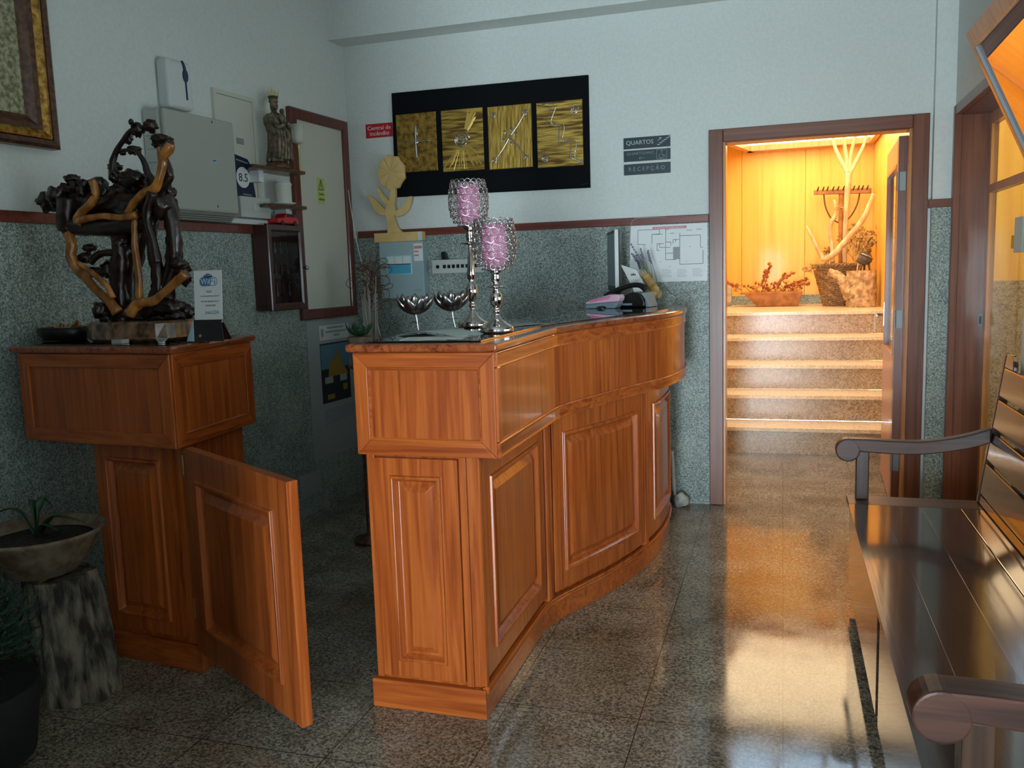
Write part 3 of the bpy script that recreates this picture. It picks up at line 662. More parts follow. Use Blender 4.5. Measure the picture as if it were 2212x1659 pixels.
u = thing('junction_box', 'small light grey junction box under the navy plaque', 'junction box', FL(-1.0, 1.735, 0))
obj('housing', lbox(nb(), -1.205, -.955, 1.735, 1.843, .030, .075), 'box_light', u, .004)
obj('label_plate', lbox(nb(), -1.10, -1.055, 1.77, 1.81, .075, .0765), 'cream', u)
tag(obj('cable_duct', lbox(nb(), -1.29, -.87, 1.702, 1.728, .001, .06), 'white_plastic', None, .003), 'white cable duct lying on the dark rail under the junction box', 'cable duct')

sh1 = thing('wall_shelf', 'upper dark shelf board carrying the small saint statue', 'shelf', FL(-.78, 2.0, 0), 'dark shelf boards on the left wall')
SH = .17
a0, _ = atl(556, 366, SH); a1, _ = atl(660, 376, SH)
obj('board', fpoly(nb(), lambda s, z, o: FL(s, o, z), [(a0, SH-.03), (a1, SH), (a1+.02, SH-.03), (a1+.02, .028), (a0+.10, .028), (a0+.02, SH-.06)], 1.985, 2.003), 'frame_dark', sh1, .003)
obj('bracket', lbox(nb(), a0+.115, a0+.155, 1.925, 1.985, .0255, .09), 'white', sh1)
sh2 = thing('wall_shelf', 'lower dark shelf board carrying the cream lidded can', 'shelf', FL(-.78, 1.8, 0), 'dark shelf boards on the left wall')
b0, _ = atl(584, 452, SH); b1, _ = atl(664, 460, SH)
obj('board', fpoly(nb(), lambda s, z, o: FL(s, o, z), [(b0, SH-.03), (b1, SH), (b1+.02, SH-.03), (b1+.02, .028), (b0+.08, .028), (b0+.02, SH-.06)], 1.792, 1.81), 'frame_dark', sh2, .003)
obj('bracket', lbox(nb(), b1-.10, b1-.06, 1.725, 1.792, .0255, .10), 'white', sh2)
# statue
sc = FL(atl(599, 345, .105)[0], 0, .105)
stt = thing('saint_statue', 'small bronze-coloured robed saint statue with a palm spray behind its head', 'statue', (sc.x, sc.y, 2.003))
obj('pedestal', lathe(nb(), (sc.x, sc.y, 0), [(.062, 2.003), (.066, 2.01), (.058, 2.03), (.05, 2.038)], 20, wob=.3), 'frame_dark', stt, smooth=True)
bm = nb(); lathe(bm, (sc.x, sc.y, 0), [(.046, 2.038), (.052, 2.045), (.050, 2.075), (.043, 2.12), (.038, 2.16), (.037, 2.19), (.044, 2.22), (.052, 2.25), (.050, 2.275), (.035, 2.293), (.014, 2.302), (.013, 2.31)], 28, wob=.55)
obj('robed_body', bm, 'bronze', stt, smooth=True)
bm = nb(); blob(bm, (sc.x, sc.y, 2.335), .024, (.9, .95, 1.25), .12); lathe(bm, (sc.x, sc.y, 0), [(.02, 2.352), (.024, 2.358), (.021, 2.366), (.026, 2.385), (.016, 2.387), (.003, 2.392)], 12, wob=.4); obj('head', bm, 'bronze', stt, smooth=True)
bm = nb()
tube(bm, [sc+Vector((.0, -.048, 2.262)), sc+Vector((.05, -.055, 2.215)), sc+Vector((.065, -.01, 2.235))], [.017, .013, .010], 8, rough=.3)
tube(bm, [sc+Vector((.0, .048, 2.262)), sc+Vector((.05, .055, 2.22)), sc+Vector((.07, .02, 2.245))], [.017, .013, .010], 8, rough=.3); obj('arms', bm, 'bronze', stt, smooth=True)
bm = nb(); blob(bm, sc+Vector((.055, -.015, 2.262)), .022, (1, .9, 1.3), .25); blob(bm, sc+Vector((.058, -.018, 2.30)), .014, (1, 1, 1.1), .15); obj('child_figure', bm, 'bronze', stt, smooth=True)
bm = nb()
for i in range(5):
    y_ = -.05+.025*i; tube(bm, [sc+Vector((.045, y_, 2.24)), sc+Vector((.055, y_*1.1+.004*math.sin(i), 2.15)), sc+Vector((.05, y_*1.2, 2.05))], [.004, .011, .012], 6, rough=.5)
obj('robe_folds', bm, 'bronze', stt, smooth=True)
bm = nb()
for i in range(40):
    a = random.uniform(-.5, .8); tube(bm, [sc+Vector((-.02, .012, 2.28)), sc+Vector((-.03, .03+.04*math.sin(a), 2.36)), sc+Vector((-.03, .045+.09*math.sin(a), 2.30+random.uniform(.08, .15)))], [.002, .004, .001], 4)
obj('palm_spray', bm, 'straw', stt)
# wall candle lamp
q = FL(atl(643, 285, .10)[0], 0, .10)
u = thing('wall_candle', 'frosted glass candle cup on a thin stem beside the statue', 'candle holder', (q.x, q.y, 2.003))
obj('stem', tube(nb(), [(q.x, q.y, 2.003), (q.x, q.y, 2.13), (q.x, q.y, 2.165)], [.006, .0045, .012], 8), 'brass', u, smooth=True)
obj('glass_cup', lathe(nb(), (q.x, q.y, 0), [(.014, 2.165), (.032, 2.172), (.036, 2.20), (.036, 2.27), (.033, 2.27), (.032, 2.215), (.002, 2.212)], 20), 'cream', u, smooth=True)
# can and dish on the lower shelf
q = FL(atl(612, 425, .105)[0], 0, .105)
u = thing('lidded_can', 'cream drum-shaped can standing on a dish on the lower shelf', 'can', (q.x, q.y, 1.81))
obj('body', lathe(nb(), (q.x, q.y, 0), [(.045, 1.824), (.046, 1.83), (.046, 1.93), (.042, 1.938), (.002, 1.94)], 28), 'cream', u, smooth=False)
obj('rim', lathe(nb(), (q.x, q.y, 0), [(.047, 1.915), (.049, 1.918), (.049, 1.926), (.046, 1.928)], 28), 'white_plastic', u)
tag(obj('dish', lathe(nb(), (q.x, q.y, 0), [(.03, 1.811), (.062, 1.818), (.066, 1.823), (.001, 1.8235)], 28), 'white', None, smooth=True), 'white dish under the cream can on the lower shelf', 'dish')
# toy car
kc = FL(atl(612, 487, .09)[0], 0, .09)
def FK(s, z, o): return kc + LD*s + LN*o + Vector((0, 0, z))
u = thing('toy_car', 'bright red model car on top of the key cabinet', 'toy car', (kc.x, kc.y, 1.703))
obj('body', fpoly(nb(), FK, [(-.095, 1.712), (.10, 1.712), (.10, 1.735), (.085, 1.743), (.07, 1.765), (-.01, 1.768), (-.035, 1.745), (-.09, 1.738), (-.098, 1.725)], -.035, .035), 'red_car', u, .006)
for s_ in (-.055, .06):
    obj('wheel', tube(nb(), [FK(s_, 1.716, -.036), FK(s_, 1.716, .038)], .0125, 14, False), 'black', u)
obj('window_band', fpoly(nb(), FK, [(-.02, 1.747), (-.006, 1.762), (.06, 1.762), (.07, 1.747)], -.036, .036), 'black', u)
# key cabinet
u = thing('key_cabinet', 'dark wooden key cabinet with a glass door below the wall shelves', 'key cabinet', FL(-.87, 1.24, 0))
KS0, KS1 = -1.055, -.735
bm = nb(); lbox(bm, KS0, KS1, 1.245, 1.27, .0255, .10); lbox(bm, KS0, KS1, 1.675, 1.70, .0255, .10); lbox(bm, KS0, KS0+.02, 1.27, 1.675, .0255, .10); lbox(bm, KS1-.02, KS1, 1.27, 1.675, .0255, .10); lbox(bm, KS0, KS1, 1.245, 1.70, .0095, .0254)
obj('housing', bm, 'key_wood', u, .002)
kd = obj('door', frame_ring(FL, KS0-.004, KS1+.004, 1.238, 1.706, [(0, .101), (0, .118), (.006, .122), (.030, .122), (.040, .114), (.040, .102)]), 'key_wood', u)
obj('pane', lbox(nb(), KS0+.03, KS1-.03, 1.27, 1.675, .106, .109), 'cabinet_glass', kd)
obj('knob', tube(nb(), [FL(KS1-.012, 1.47, .121), FL(KS1-.012, 1.47, .132), FL(KS1-.012, 1.47, .140), FL(KS1-.012, 1.47, .150)], [.005, .006, .013, .009], 12, False), 'steel', kd, smooth=True)
for r_ in range(3):
    hk = obj('hook_rail', lbox(nb(), KS0+.025, KS1-.025, 1.62-.12*r_, 1.632-.12*r_, .026, .034), 'key_wood', u)
    for c_ in range(5):
        bm = nb(); s_ = KS0+.055+.055*c_; tube(bm, [FL(s_, 1.618-.12*r_, .036), FL(s_, 1.58-.12*r_, .037)], .003, 6, False); lbox(bm, s_-.009, s_+.009, 1.555-.12*r_, 1.58-.12*r_, .035, .039); obj('key', bm, 'steel', hk)
# electrical panel
u = thing('electrical_panel', 'tall white electrical panel door in a reddish wooden frame near the corner', 'electrical panel', FL(-.34, 1.17, 0))
obj('frame', frame_ring(FL, -.655, -.042, 1.165, 2.385, [(0, .001), (0, .03), (.008, .034), (.055, .034), (.062, .028), (.062, .010)]), 'frame_red', u)
obj('door', lbox(nb(), -.595, -.102, 1.225, 2.325, .0095, .018), 'cream', u, .002)
bm = nb(); obj('warning_sticker', lbox(nb(), -.408, -.328, 1.855, 2.01, .018, .0188), 'yellow_sticker', u)
bm = nb(); lines(bm, FL, [(-.395, 1.94, -.341, 1.94), (-.341, 1.94, -.368, 2.0), (-.368, 2.0, -.395, 1.94), (-.364, 1.985, -.372, 1.968), (-.372, 1.968, -.363, 1.966), (-.363, 1.966, -.369, 1.948)], .0045, .0189)
obj('warning_triangle', bm, 'ink', u)
text('sticker_lettering', 'Quadro', FL, -.395, -.341, 1.905, 1.922, .0189, 'ink', u); text('sticker_lettering', 'eléctrico', FL, -.395, -.337, 1.876, 1.892, .0189, 'ink', u)
# calendar poster
u = thing('calendar_poster', 'tall calendar poster with a castle photograph and coat of arms, below the electrical panel', 'poster', FL(-.33, .31, 0))
obj('sheet', lbox(nb(), -.60, -.055, .31, 1.155, .0095, .013), 'paper_grey', u)
obj('heading_strip', lbox(nb(), -.47, -.14, 1.03, 1.12, .013, .0135), 'paper', u)
bm = nb(); fpoly(bm, FL, [(-.455, 1.10), (-.425, 1.10), (-.425, 1.06), (-.44, 1.045), (-.455, 1.06)], .0135, .0142); obj('crest', bm, 'device_grey', u)
bm = nb(); lines(bm, FL, [(-.385, 1.103, -.20, 1.103), (-.405, 1.078, -.165, 1.078), (-.315, 1.055, -.25, 1.055)], .012, .0136); obj('heading_lettering', bm, 'grey_ink', u)
pp = obj('photo', lbox(nb(), -.475, -.15, .64, 1.01, .013, .0138), 'photo_dark', u)
obj('sky', lbox(nb(), -.47, -.155, .85, 1.0, .0138, .0142), 'photo_sky', pp)
obj('castle', fpoly(nb(), FL, [(-.40, .80), (-.385, .88), (-.345, .92), (-.315, .90), (-.295, .985), (-.275, .93), (-.25, .90), (-.235, .86), (-.20, .84), (-.17, .80)], .0142, .0146), 'photo_gold', pp)
for a, b, c, d, m_ in ((-.44, -.35, .76, .80, 'paper_grey'), (-.27, -.19, .76, .80, 'paper_grey'), (-.42, -.34, .66, .69, 'photo_gold'), (-.24, -.19, .70, .74, 'photo_gold')): obj('inset', lbox(nb(), a, b, c, d, .0142, .0148), m_, pp)
obj('date_block', fpoly(nb(), FL, [(-.45, .50), (-.12, .53), (-.12, .61), (-.45, .60)], .013, .016), 'grey_ink', u)
tag(obj('cover_plate', lbox(nb(), -.76, -.545, .12, .25, .0095, .014), 'paper_grey', None, .002), 'pale grey square plate low on the left wall behind the gate', 'plate')

# ================================================================== BACK WALL
def wpx(x, y, o=0): p = at(x, y, Y=YB-o); return p.x, p.z
u = thing('fire_panel_sign', 'small red sign reading Central de incêndio on the back wall', 'sign', (-2.44, YB, 2.28))
obj('plate', fbox(nb(), FB, -2.536, -2.35, 2.281, 2.367, .001, .004), 'red', u, .001)
text('lettering', 'Central de', FB, -2.522, -2.362, 2.329, 2.353, .0042, 'white', u); text('lettering', 'incêndio', FB, -2.507, -2.375, 2.294, 2.320, .0042, 'white', u)

art = thing('relief_artwork', 'long black artwork with four gold relief tiles on the back wall', 'artwork', (-1.72, YB, 1.89))
obj('board', fpoly(nb(), FB, [(-2.345, 1.903), (-1.089, 1.888), (-1.087, 2.530), (-2.338, 2.539)], .002, .022), 'black_board', art, .002)
def spiral(bm, cx, cz, R_, turns, o, r=.004):
    n = int(turns*12); tube(bm, [FB(cx+R_*(1-i/n*.85)*math.cos(i/12*2*math.pi), cz+R_*(1-i/n*.85)*math.sin(i/12*2*math.pi), o) for i in range(n+1)], r, 5, False, rough=.3)
tiles = [((859, 249), (950, 374), 'gold_leaf', 'gold tile with a plain cross'), ((956, 240), (1050, 372), 'gold_streak', 'gold tile with a ringed sun'), ((1056, 232), (1154, 367), 'gold_vert', 'gold tile with curling crossed lines'), ((1161, 223), (1263, 363), 'gold_streak', 'gold tile with a stepped line')]
for i, (a, b, m_, lb) in enumerate(tiles):
    x0, _ = wpx(*a); x1, _ = wpx(*b); zt = wpx((a[0]+b[0])/2, a[1]-3)[1]; zb = wpx((a[0]+b[0])/2, b[1]-2)[1]
    bm = nb(); panel(bm, FB, x0, x1, zb, zt, [(0, .022), (0, .030), (.003, .032)], n=1)
    tl = obj('tile', bm, m_, art); cx, cz = (x0+x1)/2, (zb+zt)/2; o = .034
    bm = nb(); g = nb(); g2 = nb()
    if i == 0:
        tube(bm, [FB(cx, cz+.11, o), FB(cx-.004, cz, o), FB(cx, cz-.10, o)], [.006, .009, .004], 6, rough=.6); tube(bm, [FB(cx+.004, cz+.10, o), FB(cx+.008, cz+.02, o)], .003, 5, rough=.5)
        tube(bm, [FB(cx-.07, cz+.008, o), FB(cx, cz, o), FB(cx+.09, cz+.006, o)], [.003, .007, .003], 6, rough=.6)
        fpoly(bm, FB, [(cx+.017*math.cos(k*.6), cz+.002+.017*math.sin(k*.6)) for k in range(10)], .032, .040)
    if i == 1:
        spiral(bm, cx-.005, cz, .052, 2.6, o, .0045); spiral(bm, cx-.005, cz, .058, 1, o, .003)
        for k in range(44):
            a_ = random.choice([random.uniform(.9, 1.35), random.uniform(-2.5, -.7)]); r_ = random.uniform(.11, .21)
            t_ = min(r_, ((x1-x0)/2-.008)/max(1e-4, abs(math.cos(a_))), ((zt-zb)/2-.008)/max(1e-4, abs(math.sin(a_)))); ex = cx+t_*math.cos(a_); ez = cz+t_*math.sin(a_)
            tube(g if a_ > 0 else g2, [FB(cx+.065*math.cos(a_), cz+.065*math.sin(a_), .032), FB(ex, ez, .032)], [.002, .0038], 5, False)
    if i == 2:
        for dx, dz in ((-1, -1), (1, 1), (-1, 1), (1, -1)):
            ex, ez = cx+dx*(x1-x0)*.36, cz+dz*(zt-zb)*.36
            if (dx, dz) != (-1, 1): tube(bm, [FB(cx, cz, o), FB((cx+ex)/2+.006, (cz+ez)/2, o), FB(ex, ez, o)], [.0055, .0035], 5)
            spiral(bm, ex, ez, .020, 1.8, o, .0030)
        for a_ in (.3, 1.3, 2.4, 3.6, 4.9): spiral(bm, cx+.042*math.cos(a_), cz+.042*math.sin(a_), .014, 1.4, o, .003)
        blobs = blob(bm, FB(cx, cz, o), .012, (1, .4, 1.2), .5, sub=1)
    if i == 3:
        W_, Hh = x1-x0, zt-zb; zz = [(.03, .96), (.33, .93), (.22, .66), (.50, .60), (.47, .38), (.75, .34), (.72, .12), (.98, .03)]
        tube(bm, [FB(x0+p[0]*W_, zb+p[1]*Hh, o) for p in zz], .0042, 6, False, rough=.4); tube(bm, [FB(x0+min(.98, p[0]+.10)*W_, zb+min(.97, p[1]+.02)*Hh, o) for p in zz], .003, 6, True, rough=.4)
        spiral(bm, x0+.84*W_, zb+.84*Hh, .026, 2.4, o, .0036); spiral(bm, x0+.18*W_, zb+.14*Hh, .026, 2.4, o, .0036)
    obj('motif', bm, 'silver', tl, smooth=True)
    for g_ in (g, g2):
        if len(g_.verts): obj('rays', g_, 'gold_rays', tl)
        else: g_.free()
bm = nb(); tube(bm, [FB(-1.14+.008*k, 1.905+.006*(k % 2)+.001*k, .023) for k in range(6)], .0012, 4, False); obj('signature', bm, 'silver', art)

sg = [(301.7, 325.8, 'QUARTOS'), (329.4, 353.2, 'QUARTO/WC'), (358.6, 382, 'RECEPÇÃO')]
slab_ = ['dark grey sign reading QUARTOS with a stair symbol, topmost of three', 'dark grey sign reading QUARTO/WC with arrow and wheelchair symbol, middle of three', 'dark grey sign reading RECEPÇÃO, lowest of three']
for (yt, yb_, tx), lb in zip(sg, slab_):
    zt = wpx(1347, yt-2.5)[1]; zb = wpx(1347, yb_-2.5)[1]
    u = thing('direction_sign', lb, 'sign', (-.754, YB, zb), 'direction signs on the back wall')
    obj('plate', fbox(nb(), FB, -.889, -.619, zb, zt, .001, .005), 'sign_grey', u, .001); h = zt-zb
    if tx == 'QUARTOS':
        text('lettering', tx, FB, -.873, -.716, zb+.018, zb+.046, .0052, 'sign_text', u)
        bm = nb(); st_ = [(-.695+.013*k, zb+.012+.0085*k) for k in range(6)]
        for k, (a, b) in enumerate(st_): fbox(bm, FB, a, a+.016, b, b+.004, .005, .0058)
        lines(bm, FB, [(-.69, zb+.036, -.672, zb+.052), (-.672, zb+.052, -.682, zb+.052), (-.672, zb+.052, -.672, zb+.043)], .003, .005); obj('stair_symbol', bm, 'sign_text', u)
    elif tx == 'QUARTO/WC':
        text('lettering', tx, FB, -.873, -.713, zb+.034, zb+.052, .0052, 'faint_text', u)
        bm = nb(); lines(bm, FB, [(-.80, zb+.017, -.768, zb+.017), (-.80, zb+.017, -.79, zb+.024), (-.80, zb+.017, -.79, zb+.010)], .0026, .005); obj('arrow_symbol', bm, 'faint_text', u)
        bm = nb(); lines(bm, FB, [(-.698, zb+.006, -.640, zb+.006), (-.640, zb+.006, -.640, zb+.058), (-.640, zb+.058, -.698, zb+.058), (-.698, zb+.058, -.698, zb+.006), (-.668, zb+.044, -.667, zb+.026), (-.667, zb+.026, -.652, zb+.026), (-.652, zb+.026, -.648, zb+.014)], .0022, .005)
        for k in range(12):
            a = math.pi*.6+k*.42; b = a+.42; lines(bm, FB, [(-.671+.013*math.cos(a), zb+.022+.012*math.sin(a), -.671+.013*math.cos(b), zb+.022+.012*math.sin(b))], .0022, .005)
        fbox(bm, FB, -.672, -.664, zb+.047, zb+.054, .005, .0058); obj('wheelchair_symbol', bm, 'faint_text', u)
    else: text('lettering', 'R E C E P Ç Ã O', FB, -.860, -.652, zb+.016, zb+.050, .0052, 'faint_text', u)

mp = thing('floor_plan_poster', 'white evacuation floor plan with a red heading beside the doorway', 'poster', (-.635, YB, 1.323))
obj('sheet', fbox(nb(), FB, -.858, -.413, 1.323, 1.652, .0095, .0125), 'white', mp)
obj('heading', fbox(nb(), FB, -.725, -.53, 1.627, 1.642, .0125, .0131), 'pale_red', mp)
text('heading_lettering', 'PLANTA DE EMERGÊNCIA', FB, -.712, -.543, 1.6305, 1.6385, .0132, 'white', mp, .0003)
def mx_(x, y):                                   # crop reading of the drawing -> sheet coordinates
    return wpx(1300+x*.223, 250+y*.223, .0125)
seg = []
def pl(*p): seg.extend([(*mx_(*a), *mx_(*b)) for a, b in zip(p, p[1:])])
pl((427, 1248), (350, 1248), (350, 1110), (560, 1100), (560, 1145), (485, 1150), (485, 1240)); pl((485, 1150), (590, 1147)); pl((615, 1100), (655, 1095)); pl((620, 1100), (618, 1395), (720, 1393)); pl((660, 1140), (700, 1138)); pl((755, 1135), (755, 1438), (980, 1432), (980, 1300)); pl((755, 1162), (955, 1155), (955, 1272), (980, 1275)); pl((535, 1240), (535, 1305), (560, 1305)); pl((535, 1240), (600, 1238)); pl((560, 1240), (560, 1275), (615, 1275)); pl((618, 1225), (668, 1222), (668, 1260)); pl((690, 1200), (750, 1197)); pl((690, 1200), (690, 1240)); pl((618, 1332), (690, 1330)); pl((618, 1275), (665, 1275)); pl((715, 1200), (715, 1222))
bm = nb(); lines(bm, FB, seg, .0024, .0126, .0004); obj('plan_drawing', bm, 'ink', mp)
a, b = mx_(690, 1272), mx_(752, 1388); obj('stair_shading', fbox(nb(), FB, a[0], b[0], b[1], a[1], .0125, .0128), 'grey_ink', mp)
bm = nb()
for x_, y_ in ((580, 1490), (730, 1487), (880, 1482)):
    for k in range(6): p = mx_(x_, y_+k*14); q = mx_(x_+(95 if k % 3 else 78), y_+k*14); lines(bm, FB, [(p[0], p[1], q[0], q[1])], .0018, .0126, .0002)
for p_ in ((820, 1105), (915, 1095)): p = mx_(*p_); q = mx_(p_[0]+55, p_[1]); lines(bm, FB, [(*p, *q), (p[0], p[1]-.004, q[0], q[1]-.004)], .0018, .0126, .0002)
for p_ in ((853, 1267), (820, 1410), (657, 1462), (568, 1416), (405, 1262)): p = mx_(*p_); fbox(bm, FB, p[0]-.003, p[0]+.003, p[1]-.002, p[1]+.002, .0125, .0129)
obj('small_print', bm, 'grey_ink', mp)

# fuse box
fo = .085
fx0, fz1 = wpx(818, 524, fo); fx1, fz0 = wpx(918, 643, fo)
u = thing('fuse_box', 'pale grey metal fuse box with a blue window on the back wall', 'fuse box', ((fx0+fx1)/2, YB, fz0))
obj('housing', fbox(nb(), FB, fx0, fx1, fz0, fz1, .0095, fo), 'fuse_grey', u, .004)
a = wpx(835, 553, fo); b = wpx(891, 592, fo); wdw = obj('window', fbox(nb(), FB, a[0], b[0], b[1], a[1], fo, fo+.006), 'pale_blue', u, .003)
w0, w1, v0, v1 = a[0]+.01, b[0]-.006, b[1]+.006, a[1]-.008
obj('blue_cover', fbox(nb(), FB, w0, w1, v0, v0+(v1-v0)*.5, fo+.006, fo+.009), 'blue_window', wdw)
for k in range(3): t = (w1-w0)/3; obj('breaker', fbox(nb(), FB, w0+t*k+.002, w0+t*(k+1)-.004, v0+(v1-v0)*.6, v1, fo+.006, fo+.010), 'white', wdw)
obj('switch_row', fbox(nb(), FB, w0, w1, v0+(v1-v0)*.52, v0+(v1-v0)*.57, fo+.006, fo+.0095), 'ink', wdw)
a = wpx(893, 526, fo); b = wpx(914, 563, fo); lbx = obj('label_sheet', fbox(nb(), FB, a[0], b[0], b[1], a[1], fo, fo+.001), 'white', u)
for f0, f1, w_ in ((.86, .70, 1), (.58, .50, .6), (.36, .28, .6)): obj('red_band', fbox(nb(), FB, a[0]+.003, a[0]+(b[0]-a[0])*w_-.003, b[1]+(a[1]-b[1])*f1, b[1]+(a[1]-b[1])*f0, fo+.001, fo+.0016), 'pale_red', lbx)
a = wpx(895, 625, fo); b = wpx(912, 629, fo); obj('maker_strip', fbox(nb(), FB, a[0], b[0], b[1], a[1], fo, fo+.001), 'grey_ink', u)
obj('lock', tube(nb(), [FB(wpx(911, 595, fo)[0], wpx(911, 595, fo)[1], fo), FB(wpx(911, 595, fo)[0], wpx(911, 595, fo)[1], fo+.003)], .004, 10, False), 'grey_ink', u)
# wooden flower ornament on the fuse box
def fl(x, y): p = at(740+x*.2532, 140+y*.2532, Y=YB-.06); return (p.x, p.z)
u = thing('wooden_flower', 'pale cut-out wooden flower standing on top of the fuse box', 'ornament', (fl(440, 1440)[0], YB-.06, fz1+.001))
b0_ = fl(275, 1440); b1_ = fl(690, 1500)
obj('base', fbox(nb(), FB, b0_[0], b1_[0], fz1+.001, b0_[1], .025, .075), 'pale_wood', u, .003)
obj('printed_end', fbox(nb(), FB, b1_[0]-.03, b1_[0]-.001, fz1+.004, b0_[1]-.002, .075, .0765), 'paper', u)
obj('trunk', fpoly(nb(), FB, [fl(*p) for p in ((385, 1442), (388, 1360), (365, 1270), (360, 1240), (385, 1195), (405, 1130), (415, 1050), (455, 1055), (455, 1120), (440, 1180), (450, 1245), (438, 1290), (445, 1330), (470, 1390), (515, 1430), (515, 1442))], .04, .068), 'pale_wood', u, .003)
for P_ in ([(375, 1290), (310, 1280), (270, 1240), (240, 1170), (202, 1108), (240, 1120), (290, 1160), (340, 1215), (380, 1245)], [(400, 1210), (350, 1180), (310, 1120), (292, 1040), (322, 1060), (350, 1110), (410, 1175)], [(440, 1250), (490, 1225), (530, 1180), (560, 1125), (592, 1120), (585, 1180), (560, 1240), (520, 1280), (470, 1297), (440, 1290)]):
    obj('leaf', fpoly(nb(), FB, [fl(*p) for p in P_], .045, .064), 'pale_wood', u, .003)
cx, cz = fl(415, 920); RR = (fl(540, 920)[0]-cx)
pts = [(cx+RR*(1-.09*abs(math.cos(4.5*t)))*math.cos(t), cz+RR*1.12*(1-.09*abs(math.cos(4.5*t)))*math.sin(t)) for t in [2*math.pi*k/72 for k in range(72)]]
hd = obj('flower_head', fpoly(nb(), FB, pts, .042, .066), 'pale_wood', u, .003)
for k in range(9):
    t = 2*math.pi*(k+.5)/9; P_ = [(cx+RR*r_*math.cos(t+d), cz+RR*1.12*r_*math.sin(t+d)) for r_, d in ((.10, 0), (.45, -.26), (.86, -.27), (.95, 0), (.86, .27), (.45, .26))]
    obj('petal', fpoly(nb(), FB, P_, .066, .072), 'pale_wood', hd, .004)

# network switch
no = .07; a = wpx(932, 562, no); b = wpx(1046, 588, no)
u = thing('network_switch', 'long grey network box with a row of ports on the back wall', 'network box', ((a[0]+b[0])/2, YB, b[1]))
obj('housing', fbox(nb(), FB, a[0], b[0], b[1], a[1], .0095, no), 'box_light', u, .004)
pw = (b[0]-a[0])
obj('jack', tube(nb(), [FB(a[0]+.04, (a[1]+b[1])/2, no), FB(a[0]+.04, (a[1]+b[1])/2, no+.002)], .012, 12, False), 'black', u)
for k in range(8): s_ = a[0]+.075+k*.030; obj('port', fbox(nb(), FB, s_, s_+.020, (a[1]+b[1])/2-.011, (a[1]+b[1])/2+.011, no, no+.0012), 'black', u)
g_ = wpx(958, 560, .05); tag(obj('adapter', fpoly(nb(), FB, [(g_[0]-.012, a[1]+.001), (g_[0]+.03, a[1]+.001), (g_[0]+.018, a[1]+.04), (g_[0]+.004, a[1]+.052), (g_[0]-.012, a[1]+.045)], .03, .06), 'black', None, .004), 'small black adapter standing on the grey network box', 'adapter')
# thin cable looping over the rail near the plan
tag(obj('wall_cable', tube(nb(), [FB(*wpx(1440, 469, .03), .03), FB(*wpx(1400, 470, .03), .03), FB(*wpx(1374, 472, .03), .03), FB(*wpx(1364, 482, .03), .03), FB(*wpx(1361, 505, .02), .02), FB(*wpx(1360, 560, .02), .02)], .0022, 6), 'twig_pale', None), 'thin pale cable looping over the red rail above the floor plan', 'cable')
# rock and white tube at the wall foot
rk = at(1472, 1088, Y=5.06)
bm = nb(); blob(bm, (rk.x, 5.03, .042), .045, (1.0, .8, .95), .35, 1.6, 3); tag(obj('rock', bm, 'stone', None, smooth=True), 'rounded pale rock on the floor at the back wall', 'rock')
bm = nb(); blob(bm, (rk.x-.10, 5.045, .05), .055, (1.0, .8, 1.0), .35, 1.6, 3); tag(obj('rock', bm, 'iron', None, smooth=True), 'darker rock half hidden behind the desk foot', 'rock')
tag(obj('drain_pipe', tube(nb(), [(rk.x-.045, 5.10, .01), (rk.x-.05, 5.10, .12), (rk.x-.055, 5.10, .26), (rk.x-.06, 5.10, .32)], .011, 10), 'white_tube', None), 'short white tube rising along the back wall behind the rocks', 'pipe')

# ================================================================== ON THE RECEPTION DESK
def candle(root, x, y, z0, prof, cupz):
    obj('stand', lathe(nb(), (x, y, z0), prof, 32), 'chrome', root, smooth=True)
    cup = [(.034, 0), (.056, .018), (.069, .05), (.073, .085), (.071, .12), (.064, .150), (.060, .162)]
    def rz(t):
        t = t*(len(cup)-1); i = min(int(t), len(cup)-2); u_ = t-i; return cup[i][0]+(cup[i+1][0]-cup[i][0])*u_, cup[i][1]+(cup[i+1][1]-cup[i][1])*u_
    inner_ = [(.012, .004), (.03, .01), (.040, .03), (.043, .08), (.041, .13), (.040, .152), (.036, .152), (.036, .03), (.002, .014)]
    obj('pink_candle_glass', lathe(nb(), (x, y, z0+cupz), inner_, 24), 'pink_glass', root, smooth=True)
    wire, bead = nb(), nb(); rows = 8; per = 18
    for j in range(rows):
        r_, zz = rz((j+.5)/rows)
        for k in range(per):
            a = 2*math.pi*(k+(j % 2)*.5)/per; c = Vector((x+r_*math.cos(a), y+r_*math.sin(a), z0+cupz+zz)); n = Vector((math.cos(a), math.sin(a), 0)); t = Vector((-n.y, n.x, 0)); rr = min(.0125, math.pi*r_/per*1.05)
            ring = [c+t*math.cos(q*math.pi/5)*rr+Vector((0, 0, 1))*math.sin(q*math.pi/5)*rr+n*.002 for q in range(11)]
            tube(wire, ring, .0016, 4, False)
            d = bmesh.ops.create_icosphere(bead, subdivisions=1, radius=1)
            for v in d['verts']: v.co = c + t*v.co.x*rr*.72+Vector((0, 0, 1))*v.co.y*rr*.72+n*v.co.z*rr*.45
    obj('wire_cup', wire, 'chrome', root, smooth=True); obj('crystal_beads', bead, 'crystal', root, smooth=True)
ca = at(1022, 706, z=ZG); cb = at(1074, 718, z=ZG)
u = thing('candle_holder', 'taller chrome candle holder with pink crystal-beaded cup', 'candle holder', (ca.x, ca.y, ZG), 'beaded candle holders on the desk')
